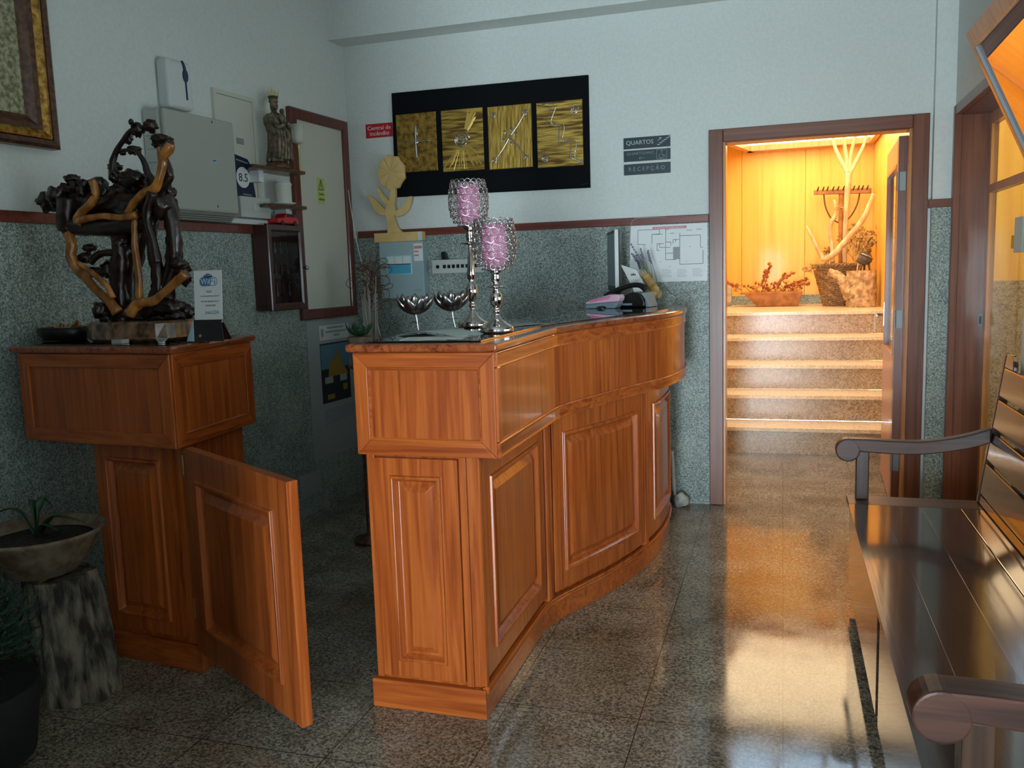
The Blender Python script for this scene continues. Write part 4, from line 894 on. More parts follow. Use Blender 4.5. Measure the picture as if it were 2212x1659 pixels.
candle(u, ca.x, ca.y, ZG, [(.0, .0005), (.056, .0005), (.058, .006), (.057, .018), (.05, .024), (.03, .036), (.016, .052), (.010, .066), (.008, .072), (.013, .078), (.012, .086), (.008, .092), (.012, .10), (.021, .115), (.024, .135), (.021, .155), (.013, .168), (.009, .175), (.016, .185), (.015, .21), (.011, .26), (.008, .30), (.007, .305), (.009, .31), (.036, .3135), (.036, .316), (.008, .319), (.013, .328), (.016, .342), (.012, .356), (.016, .364), (.028, .374), (.036, .379), (.0, .381)], .379)
u = thing('candle_holder', 'shorter chrome candle holder with pink crystal-beaded cup, nearest the desk corner', 'candle holder', (cb.x, cb.y, ZG), 'beaded candle holders on the desk')
candle(u, cb.x, cb.y, ZG, [(.0, .0005), (.056, .0005), (.058, .005), (.057, .018), (.05, .024), (.03, .036), (.016, .048), (.010, .058), (.008, .063), (.013, .069), (.012, .076), (.008, .082), (.012, .088), (.020, .10), (.0215, .116), (.019, .13), (.011, .14), (.008, .147), (.011, .151), (.036, .1545), (.036, .157), (.010, .160), (.008, .166), (.015, .175), (.016, .188), (.013, .197), (.022, .206), (.034, .212), (.0, .214)], .212)
def petal(bm, c, ang, tilt, L, wd, cup=.35):
    c = Vector(c); rad = Vector((math.cos(ang), math.sin(ang), 0)); t = Vector((-rad.y, rad.x, 0)); rows = []
    for i in range(8):
        v = i/7; th = tilt*(1-v*cup*1.4); r_ = L*v
        base = c + rad*(L*.74*math.sin(min(1.5, v*1.7))) + Vector((0, 0, L*(v**1.6)*math.sin(tilt+.15)))
        ww = wd*math.sin(math.pi*(.12+.86*v))**.8 if v < 1 else wd*.05
        rows.append([bm.verts.new(base+t*ww*s_+(-rad)*abs(s_)**2*ww*.35+Vector((0, 0, abs(s_)**2*ww*.2))) for s_ in (-1, -.5, 0, .5, 1)])
    for a, b in zip(rows, rows[1:]):
        for k in range(4): bm.faces.new((a[k], a[k+1], b[k+1], b[k]))
    return bm
def lotus(label, c, foot, tip):
    u = thing('lotus_candle_holder', label, 'candle holder', (foot[0], foot[1], ZG), 'metal lotus candle holders on the desk')
    for ring, (n, tl, L, wd, off) in enumerate(((8, .66, .092, .024, 0), (8, .92, .086, .022, .39), (6, 1.22, .070, .019, .1))):
        for k in range(n):
            o = obj('petal', petal(nb(), (c[0], c[1], c[2]-.03), 2*math.pi*k/n+off, tl, L, wd), 'lotus_metal', u, smooth=True)
            s = o.modifiers.new('solid', 'SOLIDIFY'); s.thickness = .0012
    obj('stem', tube(nb(), [(c[0], c[1], c[2]-.03), (c[0]+.004, c[1], c[2]-.05), (foot[0], foot[1], ZG+.004)], [.006, .003, .003], 8), 'steel', u, smooth=True)
    obj('foot_plate', lathe(nb(), (foot[0], foot[1], ZG), [(.0, .0005), (.032, .0005), (.03, .004), (.004, .005)], 20), 'steel', u, smooth=True)
    for k, (dx, dy) in enumerate(((-.03, .005), (.03, -.006))):
        bm = nb(); p0 = Vector((c[0], c[1], c[2]-.045)); petal(bm, p0-Vector((0, 0, .012)), math.atan2(dy, dx), -.25, .035, .008); o = obj('sepal', bm, 'lotus_metal', u, smooth=True); s = o.modifiers.new('solid', 'SOLIDIFY'); s.thickness = .001
p = at(897, 662, Y=2.84); lotus('metal lotus candle holder at the left edge of the desk', (p.x, p.y, p.z), (p.x+.008, p.y), 0)
p = at(975, 655, Y=2.96); lotus('metal lotus candle holder just left of the taller beaded holder', (p.x, p.y, p.z), (p.x+.012, p.y), 0)
# papers
def sheet(label, name, cat, px_, m_, z0=.0004, th=.0006, bend=.0, group=None):
    P_ = [at(x, y, z=ZG+z0) for x, y in px_]; bm = nb(); fpoly(bm, lambda s, z, o: Vector((s, z, o)), [(p.x, p.y) for p in P_], ZG+z0, ZG+z0+th)
    return tag(obj(name, bm, m_, None), label, cat, group)
def rect_sheet(label, name, c, ang, w_, l_, m_, z0, group=None, curl=0, cat='leaflet'):
    bm = nb(); n = 8; u1 = Vector((math.cos(ang), math.sin(ang), 0)); u2 = Vector((-u1.y, u1.x, 0)); c = Vector((c[0], c[1], ZG+z0)); top, bot = [], []
    for i in range(n+1):
        s = (i/n-.5); zz = curl*math.sin(math.pi*(s+.5)); q = c+u2*l_*s+Vector((0, 0, zz))
        top.append([bm.verts.new(q+u1*w_*k/2+Vector((0, 0, .0008))) for k in (-1, 1)]); bot.append([bm.verts.new(q+u1*w_*k/2) for k in (-1, 1)])
    for i in range(n):
        bm.faces.new((top[i][0], top[i][1], top[i+1][1], top[i+1][0])); bm.faces.new((bot[i][0], bot[i+1][0], bot[i+1][1], bot[i][1]))
        for k in (0, 1): bm.faces.new((top[i][k], top[i+1][k], bot[i+1][k], bot[i][k]))
    for i in (0, n): bm.faces.new((top[i][0], top[i][1], bot[i][1], bot[i][0]))
    return tag(obj(name, bm, m_, None), label, cat, group)
G_ = 'loose leaflets on the desk glass'
rect_sheet('pale green leaflet spread on the near desk glass, bowed upwards', 'leaflet', (-1.10, 2.70), 1.25, .14, .26, 'leaflet_pale', .001, G_, .014)
rect_sheet('white printed leaflet lying left of the shorter candle holder', 'leaflet', (-1.06, 2.555), .2, .20, .12, 'paper', .0005, G_, 0)
rect_sheet('grey leaflet on the desk glass behind the candle holders', 'leaflet', (-.97, 3.16), -.5, .13, .22, 'paper_grey', .0005, G_, .002)
u = tag(obj('magazine', box(nb(), 0, .001, 0, .001, 0, .001), 'paper'), 'x', 'y'); bpy.data.objects.remove(u)
# card terminal
ct_ = at(1305, 664, z=ZG)*.975; ct_.z = ZG
CTA = Vector((.97, -.22, 0)).normalized(); CTB = Vector((.22, .97, 0))
def FCt(s, z, o): return Vector((ct_.x, ct_.y, ZG)) + CTA*s + CTB*o + Vector((0, 0, z))
u = thing('card_terminal', 'pink and grey card payment terminal on the desk glass', 'card terminal', (ct_.x, ct_.y, ZG))
obj('base', fpoly(nb(), FCt, [(-.09, .001), (-.035, .001), (-.02, .012), (.015, .012), (.03, .001), (.075, .001), (.09, .02), (.095, .035), (-.085, .022), (-.095, .012)], -.035, .035), 'device_grey', u, .004)
obj('body', fpoly(nb(), FCt, [(-.088, .023), (.096, .036), (.104, .055), (.096, .072), (.05, .07), (-.06, .045), (-.092, .032)], -.037, .037), 'light_pink', u, .006)
obj('pink_cover', fpoly(nb(), FCt, [(-.07, .030), (.045, .050), (.06, .068), (-.06, .047)], -.0385, .0385), 'pink', u, .003)
obj('keypad', fpoly(nb(), FCt, [(-.05, .048), (.05, .071), (.05, .074), (-.05, .051)], -.03, .03), 'device_grey', u)
# telephone
tp = at(1350, 666, z=ZG) + Vector((.01, .155, 0))
def FT(s, z, o): return Vector((tp.x, tp.y, ZG)) + CTA*s + CTB*o + Vector((0, 0, z))
u = thing('telephone', 'black desk telephone behind the pink card terminal', 'telephone', (tp.x, tp.y, ZG))
obj('body', fpoly(nb(), FT, [(-.12, .001), (.10, .001), (.10, .03), (.085, .06), (.06, .075), (.03, .08), (-.04, .055), (-.11, .03)], -.07, .08), 'black', u, .008)
obj('handset', tube(nb(), [FT(-.13, .055, -.045), FT(-.08, .085, -.045), FT(0, .112, -.045), (FT(.06, .115, -.045)), FT(.10, .095, -.045)], [.020, .014, .013, .014, .022], 10), 'black', u, smooth=True)
obj('side_trim', fpoly(nb(), FT, [(.101, .001), (.125, .001), (.11, .045), (.085, .075), (.075, .075), (.098, .04)], -.06, .06), 'device_grey', u, .003)
obj('button_strip', fbox(nb(), FT, -.03, .03, .012, .022, -.0715, -.0695), 'device_grey', u)
# straw basket with cards
bk = at(1397, 655, z=ZG); bk = Vector((-.79, 4.66, ZG))
bk = at(1397, 650, Y=4.79); bk.z = ZG
u = thing('straw_basket', 'tiny yellowish straw basket of cards at the far end of the desk', 'basket', bk)
obj('bowl', lathe(nb(), bk, [(.022, .0005), (.03, .012), (.046, .05), (.05, .072), (.044, .072), (.038, .045), (.02, .01), (.001, .008)], 18, wob=.25), 'straw', u, smooth=True)
bm = nb()
for k in range(16):
    a = random.uniform(0, 6.28); tube(bm, [bk+Vector((.03*math.cos(a), .03*math.sin(a), .01)), bk+Vector((.052*math.cos(a+.25), .052*math.sin(a+.25), .045)), bk+Vector((.05*math.cos(a+.5), .05*math.sin(a+.5), .075))], .0022, 5)
obj('weave', bm, 'straw', u)
def card(label, px4, Y, m_, name='card', cat='card', group='cards in the straw basket', mark=None, zmin=None):
    P_ = [at(x, y, Y=Y) for x, y in px4]; F_ = lambda s, z, o: Vector((s, Y-o, z)); q = [(p.x, p.z) for p in P_]
    c = obj(name, fpoly(nb(), F_, q, -.002, .002), m_, None); tag(c, label, cat, group); return c, q, F_
c, q, F_ = card('cream card with a small crest leaning over the telephone', [(1341, 572), (1376, 583), (1392, 618), (1364, 616)], 4.77, 'paper')
cc = (sum(p[0] for p in q)/4, sum(p[1] for p in q)/4)
bm = nb(); fpoly(bm, F_, [(cc[0]-.014, cc[1]+.006), (cc[0]-.012, cc[1]+.016), (cc[0]-.006, cc[1]+.010), (cc[0], cc[1]+.02), (cc[0]+.006, cc[1]+.010), (cc[0]+.012, cc[1]+.016), (cc[0]+.014, cc[1]+.006)], .002, .003); obj('crest', bm, 'ink', c)
card('white card standing lowest in the straw basket', [(1366, 617), (1386, 602), (1399, 626), (1372, 640)], 4.755, 'white')
card('white card behind the crested card', [(1360, 563), (1376, 566), (1382, 590), (1362, 586)], 4.80, 'paper_grey')
# dried bouquet leaning at the wall
u = thing('dried_bouquet', 'dried lavender and wheat bouquet wrapped in paper at the far desk end', 'dried flowers', at(1425, 650, Y=4.78))
stems, heads, wheat = nb(), nb(), nb(); YF = 4.87
for k in range(14):
    x0_ = 1418+random.uniform(-8, 8); y0_ = 632; x1_ = 1362+random.uniform(-3, 45); y1_ = 540+random.uniform(-15, 40)+max(0, x1_-1385)*.9
    a = at(x0_, y0_, Y=YF+random.uniform(-.02, .02)); b = at(x1_, y1_, Y=YF+.06); tube(stems, [a, a.lerp(b, .5)+Vector((.005, 0, .004)), b], .0016, 5)
    for j in range(5): blob(heads, a.lerp(b, .78+.055*j), .006, (1, 1, 1.2), .4, sub=1)
for k in range(6):
    a = at(1420-k*2, 634, Y=YF-.03); b = at(1392-k*5, 582+k*3, Y=YF-.02); tube(wheat, [a, a.lerp(b, .6), b], [.002, .004, .006, .002], 6, rough=.5)
obj('stems', stems, 'dusty_green', u); obj('lavender_heads', heads, 'lavender', u); obj('wheat', wheat, 'straw', u)
bm = nb(); P_ = [at(x, y, Y=YF-.05) for x, y in ((1388, 596), (1402, 590), (1432, 634), (1424, 645), (1412, 640))]; fpoly(bm, lambda s, z, o: Vector((s, YF-.05-o, z)), [(p.x, p.z) for p in P_], -.004, .004); obj('paper_wrap', bm, 'dried', u, .003)
bm = nb(); tube(bm, [at(1432, 612, Y=YF), at(1446, 630, Y=YF), at(1462, 646, Y=YF), at(1440, 668, Y=YF-.1)], [.004, .006, .005, .002], 6, flat=.3); obj('ribbon', bm, 'dusty_green', u)
# monitor on the clerk shelf
mn = at(1329, 560, Y=4.70); mu_ = Vector((-.315, .949, 0)); mv_ = Vector((-mu_.y, mu_.x, 0))
zt_, zb_ = at(1331, 496, Y=4.70).z, at(1322, 630, Y=4.70).z
def FM(s, z, o): return Vector((mn.x, mn.y, 0)) + mu_*s + mv_*o + Vector((0, 0, z))
mo = thing('computer_monitor', 'black flat computer monitor seen edge-on behind the desk', 'monitor', FM(.17, ZG, -.02))
obj('housing', fpoly(nb(), lambda s, z, o: FM(s, o, z), [(0, 0), (.33, 0), (.33, -.018), (.25, -.05), (.09, -.05), (0, -.022)], zb_, zt_), 'black', mo, .004)
obj('edge_strip', fbox(nb(), FM, -.003, .0, zb_, zt_, -.018, .002), 'white_plastic', mo)
obj('screen', fbox(nb(), FM, .018, .312, zb_+.03, zt_-.018, .0, .0015), 'device_grey', mo)
obj('neck', fbox(nb(), FM, .10, .15, ZG+.01, zb_+.02, -.045, -.02), 'black', mo, .004); obj('foot', fbox(nb(), FM, .05, .20, ZG+.0005, ZG+.012, -.09, .06), 'black', mo, .004)

# vase of curly twigs behind the desk
vb = at(806, 730, Y=4.62)
u = thing('twig_vase', 'tall vase of pale curly twigs behind the desk in the corner', 'vase', (vb.x, vb.y, 0))
obj('vase', lathe(nb(), (vb.x, vb.y, 0), [(.0, .001), (.09, .001), (.10, .02), (.085, .30), (.07, .60), (.055, .86), (.065, .90), (.058, .90), (.05, .85), (.0, .84)], 24), 'terracotta', u, smooth=True)
b1 = nb(); b2 = nb()
for k in range(24):
    a0_ = Vector((vb.x+random.uniform(-.03, .03), vb.y+random.uniform(-.02, .02), .86)); h = random.uniform(.35, .5); dx = random.uniform(-.045, .045)
    tube(b1, [a0_, a0_+Vector((dx*.5, 0, h*.5)), a0_+Vector((dx, random.uniform(-.02, .02), h*1.15))], [.008, .006, .003], 6, rough=.3)
for k in range(34):
    p = Vector((vb.x+random.uniform(-.03, .03), vb.y+random.uniform(-.02, .02), random.uniform(1.2, 1.42))); pts = [p]; a = random.uniform(-1.2, 1.2); r_ = random.uniform(.02, .05)
    for j in range(14):
        a += random.uniform(.1, .75)*(1 if k % 2 else -1); p = p+Vector((r_*.6*math.sin(a), random.uniform(-.006, .006), r_*.55*math.cos(a)+.010)); pts.append(p)
    tube(b2, pts, [.0026, .0012], 4, k=3)
obj('twig_bundle', b1, 'twig_pale', u); obj('curly_twigs', b2, 'twig', u)
tag(obj('white_wand', tube(nb(), [at(752, 410, Y=4.72), at(770, 520, Y=4.7), at(800, 640, Y=4.66), at(822, 726, Y=4.62)], [.0022, .003], 6), 'cream', None), 'thin white wand leaning among the curly twigs', 'wand')
pl_ = at(777, 722, Y=4.05)
u = thing('potted_plant', 'small dark green plant behind the near desk corner', 'plant', (pl_.x-.05, pl_.y, .95))
bm = nb()
for k in range(16):
    a = random.uniform(0, 6.28); q = Vector((pl_.x, pl_.y, 1.1)); petal(bm, q, a, random.uniform(.2, .9), random.uniform(.06, .10), .025)
o = obj('leaves', bm, 'leaf_green', u, smooth=True); s = o.modifiers.new('solid', 'SOLIDIFY'); s.thickness = .001
obj('pot', lathe(nb(), (pl_.x, pl_.y, 0), [(0, .95), (.05, .95), (.065, 1.1), (.058, 1.1), (.0, 1.08)], 20), 'terracotta', u, smooth=True)
obj('plant_stand', lathe(nb(), (pl_.x, pl_.y, 0), [(0, .001), (.09, .001), (.09, .02), (.02, .04), (.02, .92), (.07, .94), (.07, .95), (0, .95)], 20), 'frame_dark', u, smooth=True)

# ================================================================== ON THE SIDE CABINET
YS = 2.72
def sp(x, y, Y=YS): return at(60+x*.3134, 240+y*.3134, Y=Y)
sb = sp(815, 1540);
u = thing('root_sculpture', 'tall lacquered root sculpture of dark burrs and orange branches on a round wood slice', 'sculpture', (sb.x, YS, ZC))
RW = (sp(1140, 1480).x-sp(490, 1480).x)/2
obj('base_slice', lathe(nb(), ((sp(490, 1480).x+sp(1140, 1480).x)/2, YS, 0), [(RW*.90, ZC+.001), (RW, ZC+.012), (RW*.98, ZC+.066), (RW*.93, ZC+.074), (.0, ZC+.074)], 40, wob=.16, sy=.85), 'root_slab', u, smooth=False)
def br(name, pts, rad, m_, dy=0, rough=.25, seg=9):
    P_ = [sp(x, y, YS+dy+(d[0] if d else 0)) for x, y, *d in pts]; k = .3134*(P_[0].length)/1865*1.0
    return obj(name, tube(nb(), P_, [r*k for r in rad], seg, rough=rough), m_, u, smooth=True)
D, O_ = 'root_dark', 'root_orange'
br('trunk', [(610, 1420), (640, 1300), (635, 1150), (650, 1000), (640, 880), (690, 760), (760, 660)], [70, 62, 60, 58, 50, 60], D, .02, .35, 12)
br('trunk', [(940, 1400), (960, 1250), (1000, 1050), (1010, 880), (980, 720), (930, 600)], [55, 50, 48, 45, 50, 60], D, .0, .35, 12)
br('trunk', [(820, 1400), (900, 1240), (890, 1080), (850, 900), (840, 760), (870, 620)], [50, 42, 36, 34, 45, 60], D, -.02, .35, 12)
br('trunk', [(760, 1400), (720, 1200), (740, 1000), (780, 800), (800, 650)], [60, 52, 50, 60], D, .05, .35, 12)
br('cross_limb', [(250, 780), (380, 790), (540, 790), (700, 770), (860, 740)], [52, 56, 58, 60], D, -.02, .25, 12)
br('cross_limb', [(270, 650), (420, 640), (600, 640), (760, 640), (960, 640)], [75, 82, 85, 92, 80], D, .03, .35, 12)
br('cross_limb', [(275, 600), (270, 720), (275, 830)], [55, 58, 45], D, -.03, .2, 10)
br('branch', [(445, 480), (468, 590), (380, 690), (335, 750), (365, 770)], [20, 24, 24, 20], O_, -.06)
br('branch', [(340, 755), (500, 725), (660, 735), (750, 715)], [22, 19, 20, 22], O_, -.07)
br('branch', [(740, 735), (735, 900), (750, 1020), (768, 1180), (765, 1300)], [17, 19, 22, 20], O_, -.06)
br('branch', [(690, 700), (735, 630), (800, 560), (880, 525), (920, 420), (932, 320), (970, 260), (985, 225)], [20, 22, 22, 30, 22, 28, 30, 24], O_, -.06)
br('branch', [(905, 245), (912, 300), (925, 350)], [12, 14, 16], O_, -.06)
br('branch', [(945, 340), (975, 430), (945, 500), (900, 560)], [24, 26, 28], D, -.03)
br('branch', [(275, 840), (300, 900), (302, 1000), (335, 1080), (410, 1160), (480, 1240), (560, 1310), (620, 1390)], [26, 30, 30, 26, 24, 26, 34], O_, -.04)
br('branch', [(350, 1050), (450, 1120), (540, 1200), (590, 1290)], [14, 16, 18], O_, -.07)
br('branch', [(700, 1400), (760, 1330), (860, 1310), (940, 1250), (1030, 1170), (1085, 1120)], [34, 30, 26, 26, 30], O_, -.08)
br('branch', [(860, 560), (820, 720), (860, 880), (890, 1050)], [26, 22, 26], D, -.07)
br('twig', [(600, 470), (585, 380), (600, 300), (650, 215), (720, 130), (790, 108), (845, 100)], [32, 20, 15, 14, 10, 9], D, 0)
br('twig', [(640, 275), (700, 265), (750, 275), (800, 350), (830, 430), (872, 500)], [10, 9, 14, 17, 18], D, -.02)
br('twig', [(435, 1040), (490, 990), (560, 975), (620, 985)], [22, 20, 24], D, .0)
br('twig', [(450, 1110), (520, 1110), (600, 1105)], [34, 30, 26], D, .02)
br('twig', [(410, 1010), (425, 950)], [14, 12], D, 0)
br('twig', [(720, 90), (712, 70)], [10, 12], D, 0)
for (x, y, r, sx_, sz_) in ((145, 625, 62, 1, .9), (200, 580, 55, 1.1, .9), (265, 560, 50, 1, 1), (310, 468, 40, 1.2, .6), (315, 520, 24, .8, 1.4), (375, 505, 42, 1.2, .7), (370, 550, 28, .8, 1.3), (480, 500, 50, 1.2, .7), (520, 560, 45, 1, 1), (600, 385, 34, 1.2, .7), (600, 450, 32, .9, 1.2), (690, 190, 28, 1, 1), (755, 128, 36, 1, 1), (845, 102, 36, 1.1, .9), (712, 75, 14, 1, 1.2), (730, 270, 32, 1.3, .8), (655, 285, 18, 1, 1), (640, 565, 60, 1, .9), (720, 470, 62, 1.2, .8), (760, 500, 60, 1, 1), (690, 540, 70, 1.2, .9), (910, 190, 40, 1.2, .7), (890, 230, 26, 1.2, .7), (975, 215, 26, 1, 1), (965, 560, 44, 1, 1), (960, 440, 24, 1, 1.6), (425, 942, 36, 1.1, .6), (400, 1010, 38, 1.2, .8), (560, 1090, 45, 1, 1), (1060, 1080, 52, 1, 1), (1075, 1150, 40, 1, 1), (1030, 1050, 40, 1.1, .9), (505, 1375, 52, 1, 1), (560, 1395, 45, 1, 1), (1060, 1375, 60, 1.2, .8), (960, 1350, 70, 1.4, .8), (860, 1380, 60, 1.3, .8), (680, 1370, 60, 1.2, .8), (620, 1420, 50, 1.3, .7), (760, 1425, 55, 1.4, .7), (900, 1425, 60, 1.4, .7), (1010, 1410, 55, 1.3, .7), (1100, 1385, 38, 1.3, .8), (540, 1430, 34, 1.2, .7), (700, 700, 80, 1.2, .9), (830, 560, 75, 1.1, 1), (900, 640, 70, 1, 1.1)):
    P_ = sp(x, y, YS+random.uniform(-.03, .04)); k = .3134*P_.length/1865
    obj('burr', blob(nb(), P_, r*k, (sx_, .9, sz_), .42, 2.6, 3), D, u, smooth=True)
# Wi-Fi card in its holder
wp = at(450, 712, Y=2.62);
c4 = [at(x, y, Y=2.62) for x, y in ((419, 690), (479, 685), (470, 583), (411, 588))]
wfz0 = c4[0].z; wfs0, wfs1, wfz1 = c4[0].x-.0, c4[1].x, c4[2].z
wx0, wx1 = (c4[0].x+c4[3].x)/2, (c4[1].x+c4[2].x)/2
u = thing('wifi_card', 'upright white Free WiFi card in a folded holder on the side cabinet', 'card', ((wx0+wx1)/2, 2.62, ZC))
FWF = lambda s, z, o: Vector((s, 2.62-o+(z-ZC)*.08, z))
obj('card', fbox(nb(), FWF, wx0, wx1, wfz0-.012, wfz1, -.0012, .0012), 'white', u)
W_, H_ = wx1-wx0, wfz1-wfz0; cx = (wx0+wx1)/2
def wf(x, y): return (wx0+(x-1125)/190*W_, wfz1-(y-1095)/330*H_)
bm = nb(); a = wf(1165, 1185); b = wf(1283, 1140)
def rrect(x0, x1, z0, z1, r, n=6):
    P_ = []
    for (cx_, cz_, a0_) in ((x1-r, z1-r, 0), (x0+r, z1-r, 90), (x0+r, z0+r, 180), (x1-r, z0+r, 270)):
        for i in range(n+1): t = math.radians(a0_+90*i/n); P_.append((cx_+r*math.cos(t), cz_+r*math.sin(t)))
    return P_
x0_, z0_ = wf(1165, 1200); x1_, z1_ = wf(1285, 1140)
fpoly(bm, FWF, rrect(x0_, x1_, z0_, z1_, (z1_-z0_)*.42), .0012, .0016)
qx, qz = wf(1222, 1140); fpoly(bm, FWF, [(qx+.019*math.cos(t*.4), qz+.012*math.sin(t*.4)) for t in range(9)][::-1] + [(qx-.019, qz-.002), (qx+.019, qz-.002)], .0012, .0016)
lg = obj('logo', bm, 'wifi_blue', u)
x2_, _ = wf(1228, 0); obj('logo_field', fpoly(nb(), FWF, rrect(x2_, x1_-.002, z0_+.002, z1_-.002, (z1_-z0_)*.36), .0016, .0020), 'white', lg)
text('logo_lettering', 'Wi', FWF, x0_+.005, x2_-.002, z0_+.005, z1_-.005, .0017, 'white', lg, .0004); text('logo_lettering', 'Fi', FWF, x2_+.005, x1_-.007, z0_+.005, z1_-.005, .0021, 'wifi_blue', lg, .0004)
a = wf(1203, 1135); b = wf(1242, 1120); text('logo_lettering', 'Free', FWF, a[0], b[0], a[1], b[1], .0017, 'white', lg, .0004)
for tx, xa, ya, xb, yb__ in (('REDE', 1212, 1245, 1245, 1232), ('rua das gémeas piso 0', 1168, 1275, 1298, 1262), ('rua das gémeas piso 1', 1172, 1312, 1298, 1298), ('PASSWORD', 1203, 1338, 1272, 1327), ('ines1234', 1200, 1390, 1290, 1366)):
    a = wf(xa, ya); b = wf(xb, yb__); text('lettering', tx, FWF, a[0], b[0], a[1], b[1], .0014, 'wifi_blue' if tx[0] == 'i' else 'ink', u, .0003)
h0 = at(408, 727, z=ZC+.001); h1 = at(437, 728, z=ZC+.001); h2 = at(493, 722, z=ZC+.001)
zz = wfz0-.002; q1, q2, q3, q4 = (wx0+.026, 2.580, ZC+.001), (wx1+.028, 2.585, ZC+.001), (wx1+.003, 2.612, zz), (wx0+.004, 2.612, zz)
def slab4(P_, m_, name, th=.0025):
    bm = nb(); hexa(bm, P_, [(p[0], p[1]+th, p[2]) for p in P_]); return obj(name, bm, m_, u)
slab4([q1, q2, q3, q4], 'black', 'holder_front')
slab4([(wx0-.022, 2.60, ZC+.001), (wx0+.024, 2.580, ZC+.001), (wx0+.003, 2.612, zz), (wx0+.001, 2.612, zz)], 'pale_blue', 'holder_side')
slab4([(wx0-.018, 2.66, ZC+.001), (wx1+.0, 2.67, ZC+.001), (wx1+.0, 2.622, zz), (wx0+.004, 2.622, zz)], 'black', 'holder_back')
obj('wax_seal', blob(nb(), (wx0+.045, 2.588, ZC+.020), .007, (1, .4, 1), .2, sub=1), 'trough_wood', u)
# bowl of dried flowers
dbx = at(142, 732, Y=2.74)
u = thing('dried_flower_bowl', 'low dark bowl of dried flowers at the left end of the side cabinet', 'bowl', (dbx.x, 2.74, ZC))
obj('bowl', lathe(nb(), (dbx.x, 2.74, 0), [(.0, ZC+.001), (.085, ZC+.001), (.105, ZC+.02), (.112, ZC+.05), (.104, ZC+.05), (.095, ZC+.025), (.0, ZC+.018)], 28, sy=.75), 'black', u, smooth=True)
bm, b2 = nb(), nb()
for k in range(26):
    a = random.uniform(0, 6.28); r_ = random.uniform(0, .08); petal(bm if k % 3 else b2, (dbx.x+r_*math.cos(a), 2.74+r_*.6*math.sin(a), ZC+.035), random.uniform(0, 6.28), random.uniform(.1, .7), random.uniform(.035, .06), .014)
for k in range(14): petal(b2, (dbx.x+.03, 2.70, ZC+.04), k*.45, .35, .045, .006)
o = obj('dried_petals', bm, 'dried_red', u, smooth=True); o.modifiers.new('solid', 'SOLIDIFY').thickness = .001
o = obj('dried_flower', b2, 'dried', u, smooth=True); o.modifiers.new('solid', 'SOLIDIFY').thickness = .001
for (x, y, lb) in ((250, 727, 'small square glass block in front of the root sculpture, the left one'), (340, 728, 'small round glass dish in front of the root sculpture, the right one')):
    q = at(x, y, z=ZC); q.y = max(q.y, 2.50); q = at(x, y, Y=2.50); bm = nb()
    if x == 250: box(bm, q.x-.022, q.x+.022, 2.50, 2.54, ZC+.0005, ZC+.016)
    else: lathe(bm, (q.x, 2.52, 0), [(.0, ZC+.0005), (.012, ZC+.0005), (.012, ZC+.006), (.024, ZC+.018), (.021, ZC+.018), (.0, ZC+.008)], 20)
    tag(obj('glass_ornament', bm, 'crystal_block', None, .002 if x == 250 else 0), lb, 'ornament', 'small glass pieces on the side cabinet')

# ================================================================== POTS ON THE LEFT
sx_, sy_ = -2.335, 2.27
u = thing('bark_stump', 'rough bark tree stump used as a plant stand beside the side cabinet', 'tree stump', (sx_, sy_, 0))
bm = nb(); seg_ = 56; rings = []
for i in range(30):
    z = .42*i/29; ring = []
    for q in range(seg_):
        a = 2*math.pi*q/seg_; n1 = noise.noise(Vector((math.cos(a)*2.6, math.sin(a)*2.6, z*3))); n2 = noise.noise(Vector((math.cos(a)*9, math.sin(a)*9, z*9+3)))
        r_ = .118+.02*(1-z/.42)+.022*n1-.018*abs(n2)-.012*max(0, math.sin(a*7+2*n1)); ring.append(bm.verts.new((sx_+r_*math.cos(a)-.05*z/.42, sy_+r_*math.sin(a)+.02*z, z+.0005)))
    rings.append(ring)
for r1, r2 in zip(rings, rings[1:]):
    for q in range(seg_): bm.faces.new((r1[q], r1[(q+1) % seg_], r2[(q+1) % seg_], r2[q]))
bm.faces.new(rings[0][::-1]); bm.faces.new(rings[-1]); obj('bark_trunk', bm, 'bark', u)
px0, py0 = -2.425, 2.25
u = thing('planter_bowl', 'wide mottled clay planter bowl on top of the bark stump', 'planter', (px0, py0, .421))
obj('saucer', box(nb(), px0-.10, px0+.06, py0-.07, py0+.07, .421, .434), 'terracotta', u, .004)
obj('bowl', lathe(nb(), (px0, py0, 0), [(.0, .434), (.10, .434), (.115, .44), (.165, .50), (.20, .565), (.212, .575), (.208, .585), (.195, .58), (.16, .52), (.0, .51)], 40), 'terracotta', u, smooth=True)
obj('soil', lathe(nb(), (px0, py0, 0), [(.176, .548), (.12, .556), (.0, .56)], 30, wob=.05), 'soil', u, smooth=True)
bm = nb()
for (ang, L, hh) in ((3.5, .17, .10), (.5, .16, .07), (1.4, .10, .13), (2.2, .08, .12), (-.3, .12, .05), (.1, .2, .08)):
    d = Vector((math.cos(ang), math.sin(ang)*.6, 0)); b0_ = Vector((px0-.01, py0, .555)); tube(bm, [b0_, b0_+d*L*.4+Vector((0, 0, hh)), b0_+d*L+Vector((0, 0, hh*.75))], [.010, .016, .003], 6, flat=.25)
obj('long_leaves', bm, 'leaf_green', u, smooth=True)
bx, by = -2.265, 1.80
u = thing('bushy_plant', 'dark green bushy plant in a black pot at the lower left edge', 'plant', (bx, by, 0))
obj('pot', lathe(nb(), (bx, by, 0), [(.0, .001), (.13, .001), (.16, .03), (.19, .24), (.185, .25), (.17, .24), (.0, .22)], 32), 'matt_black', u, smooth=True)
bm = nb()
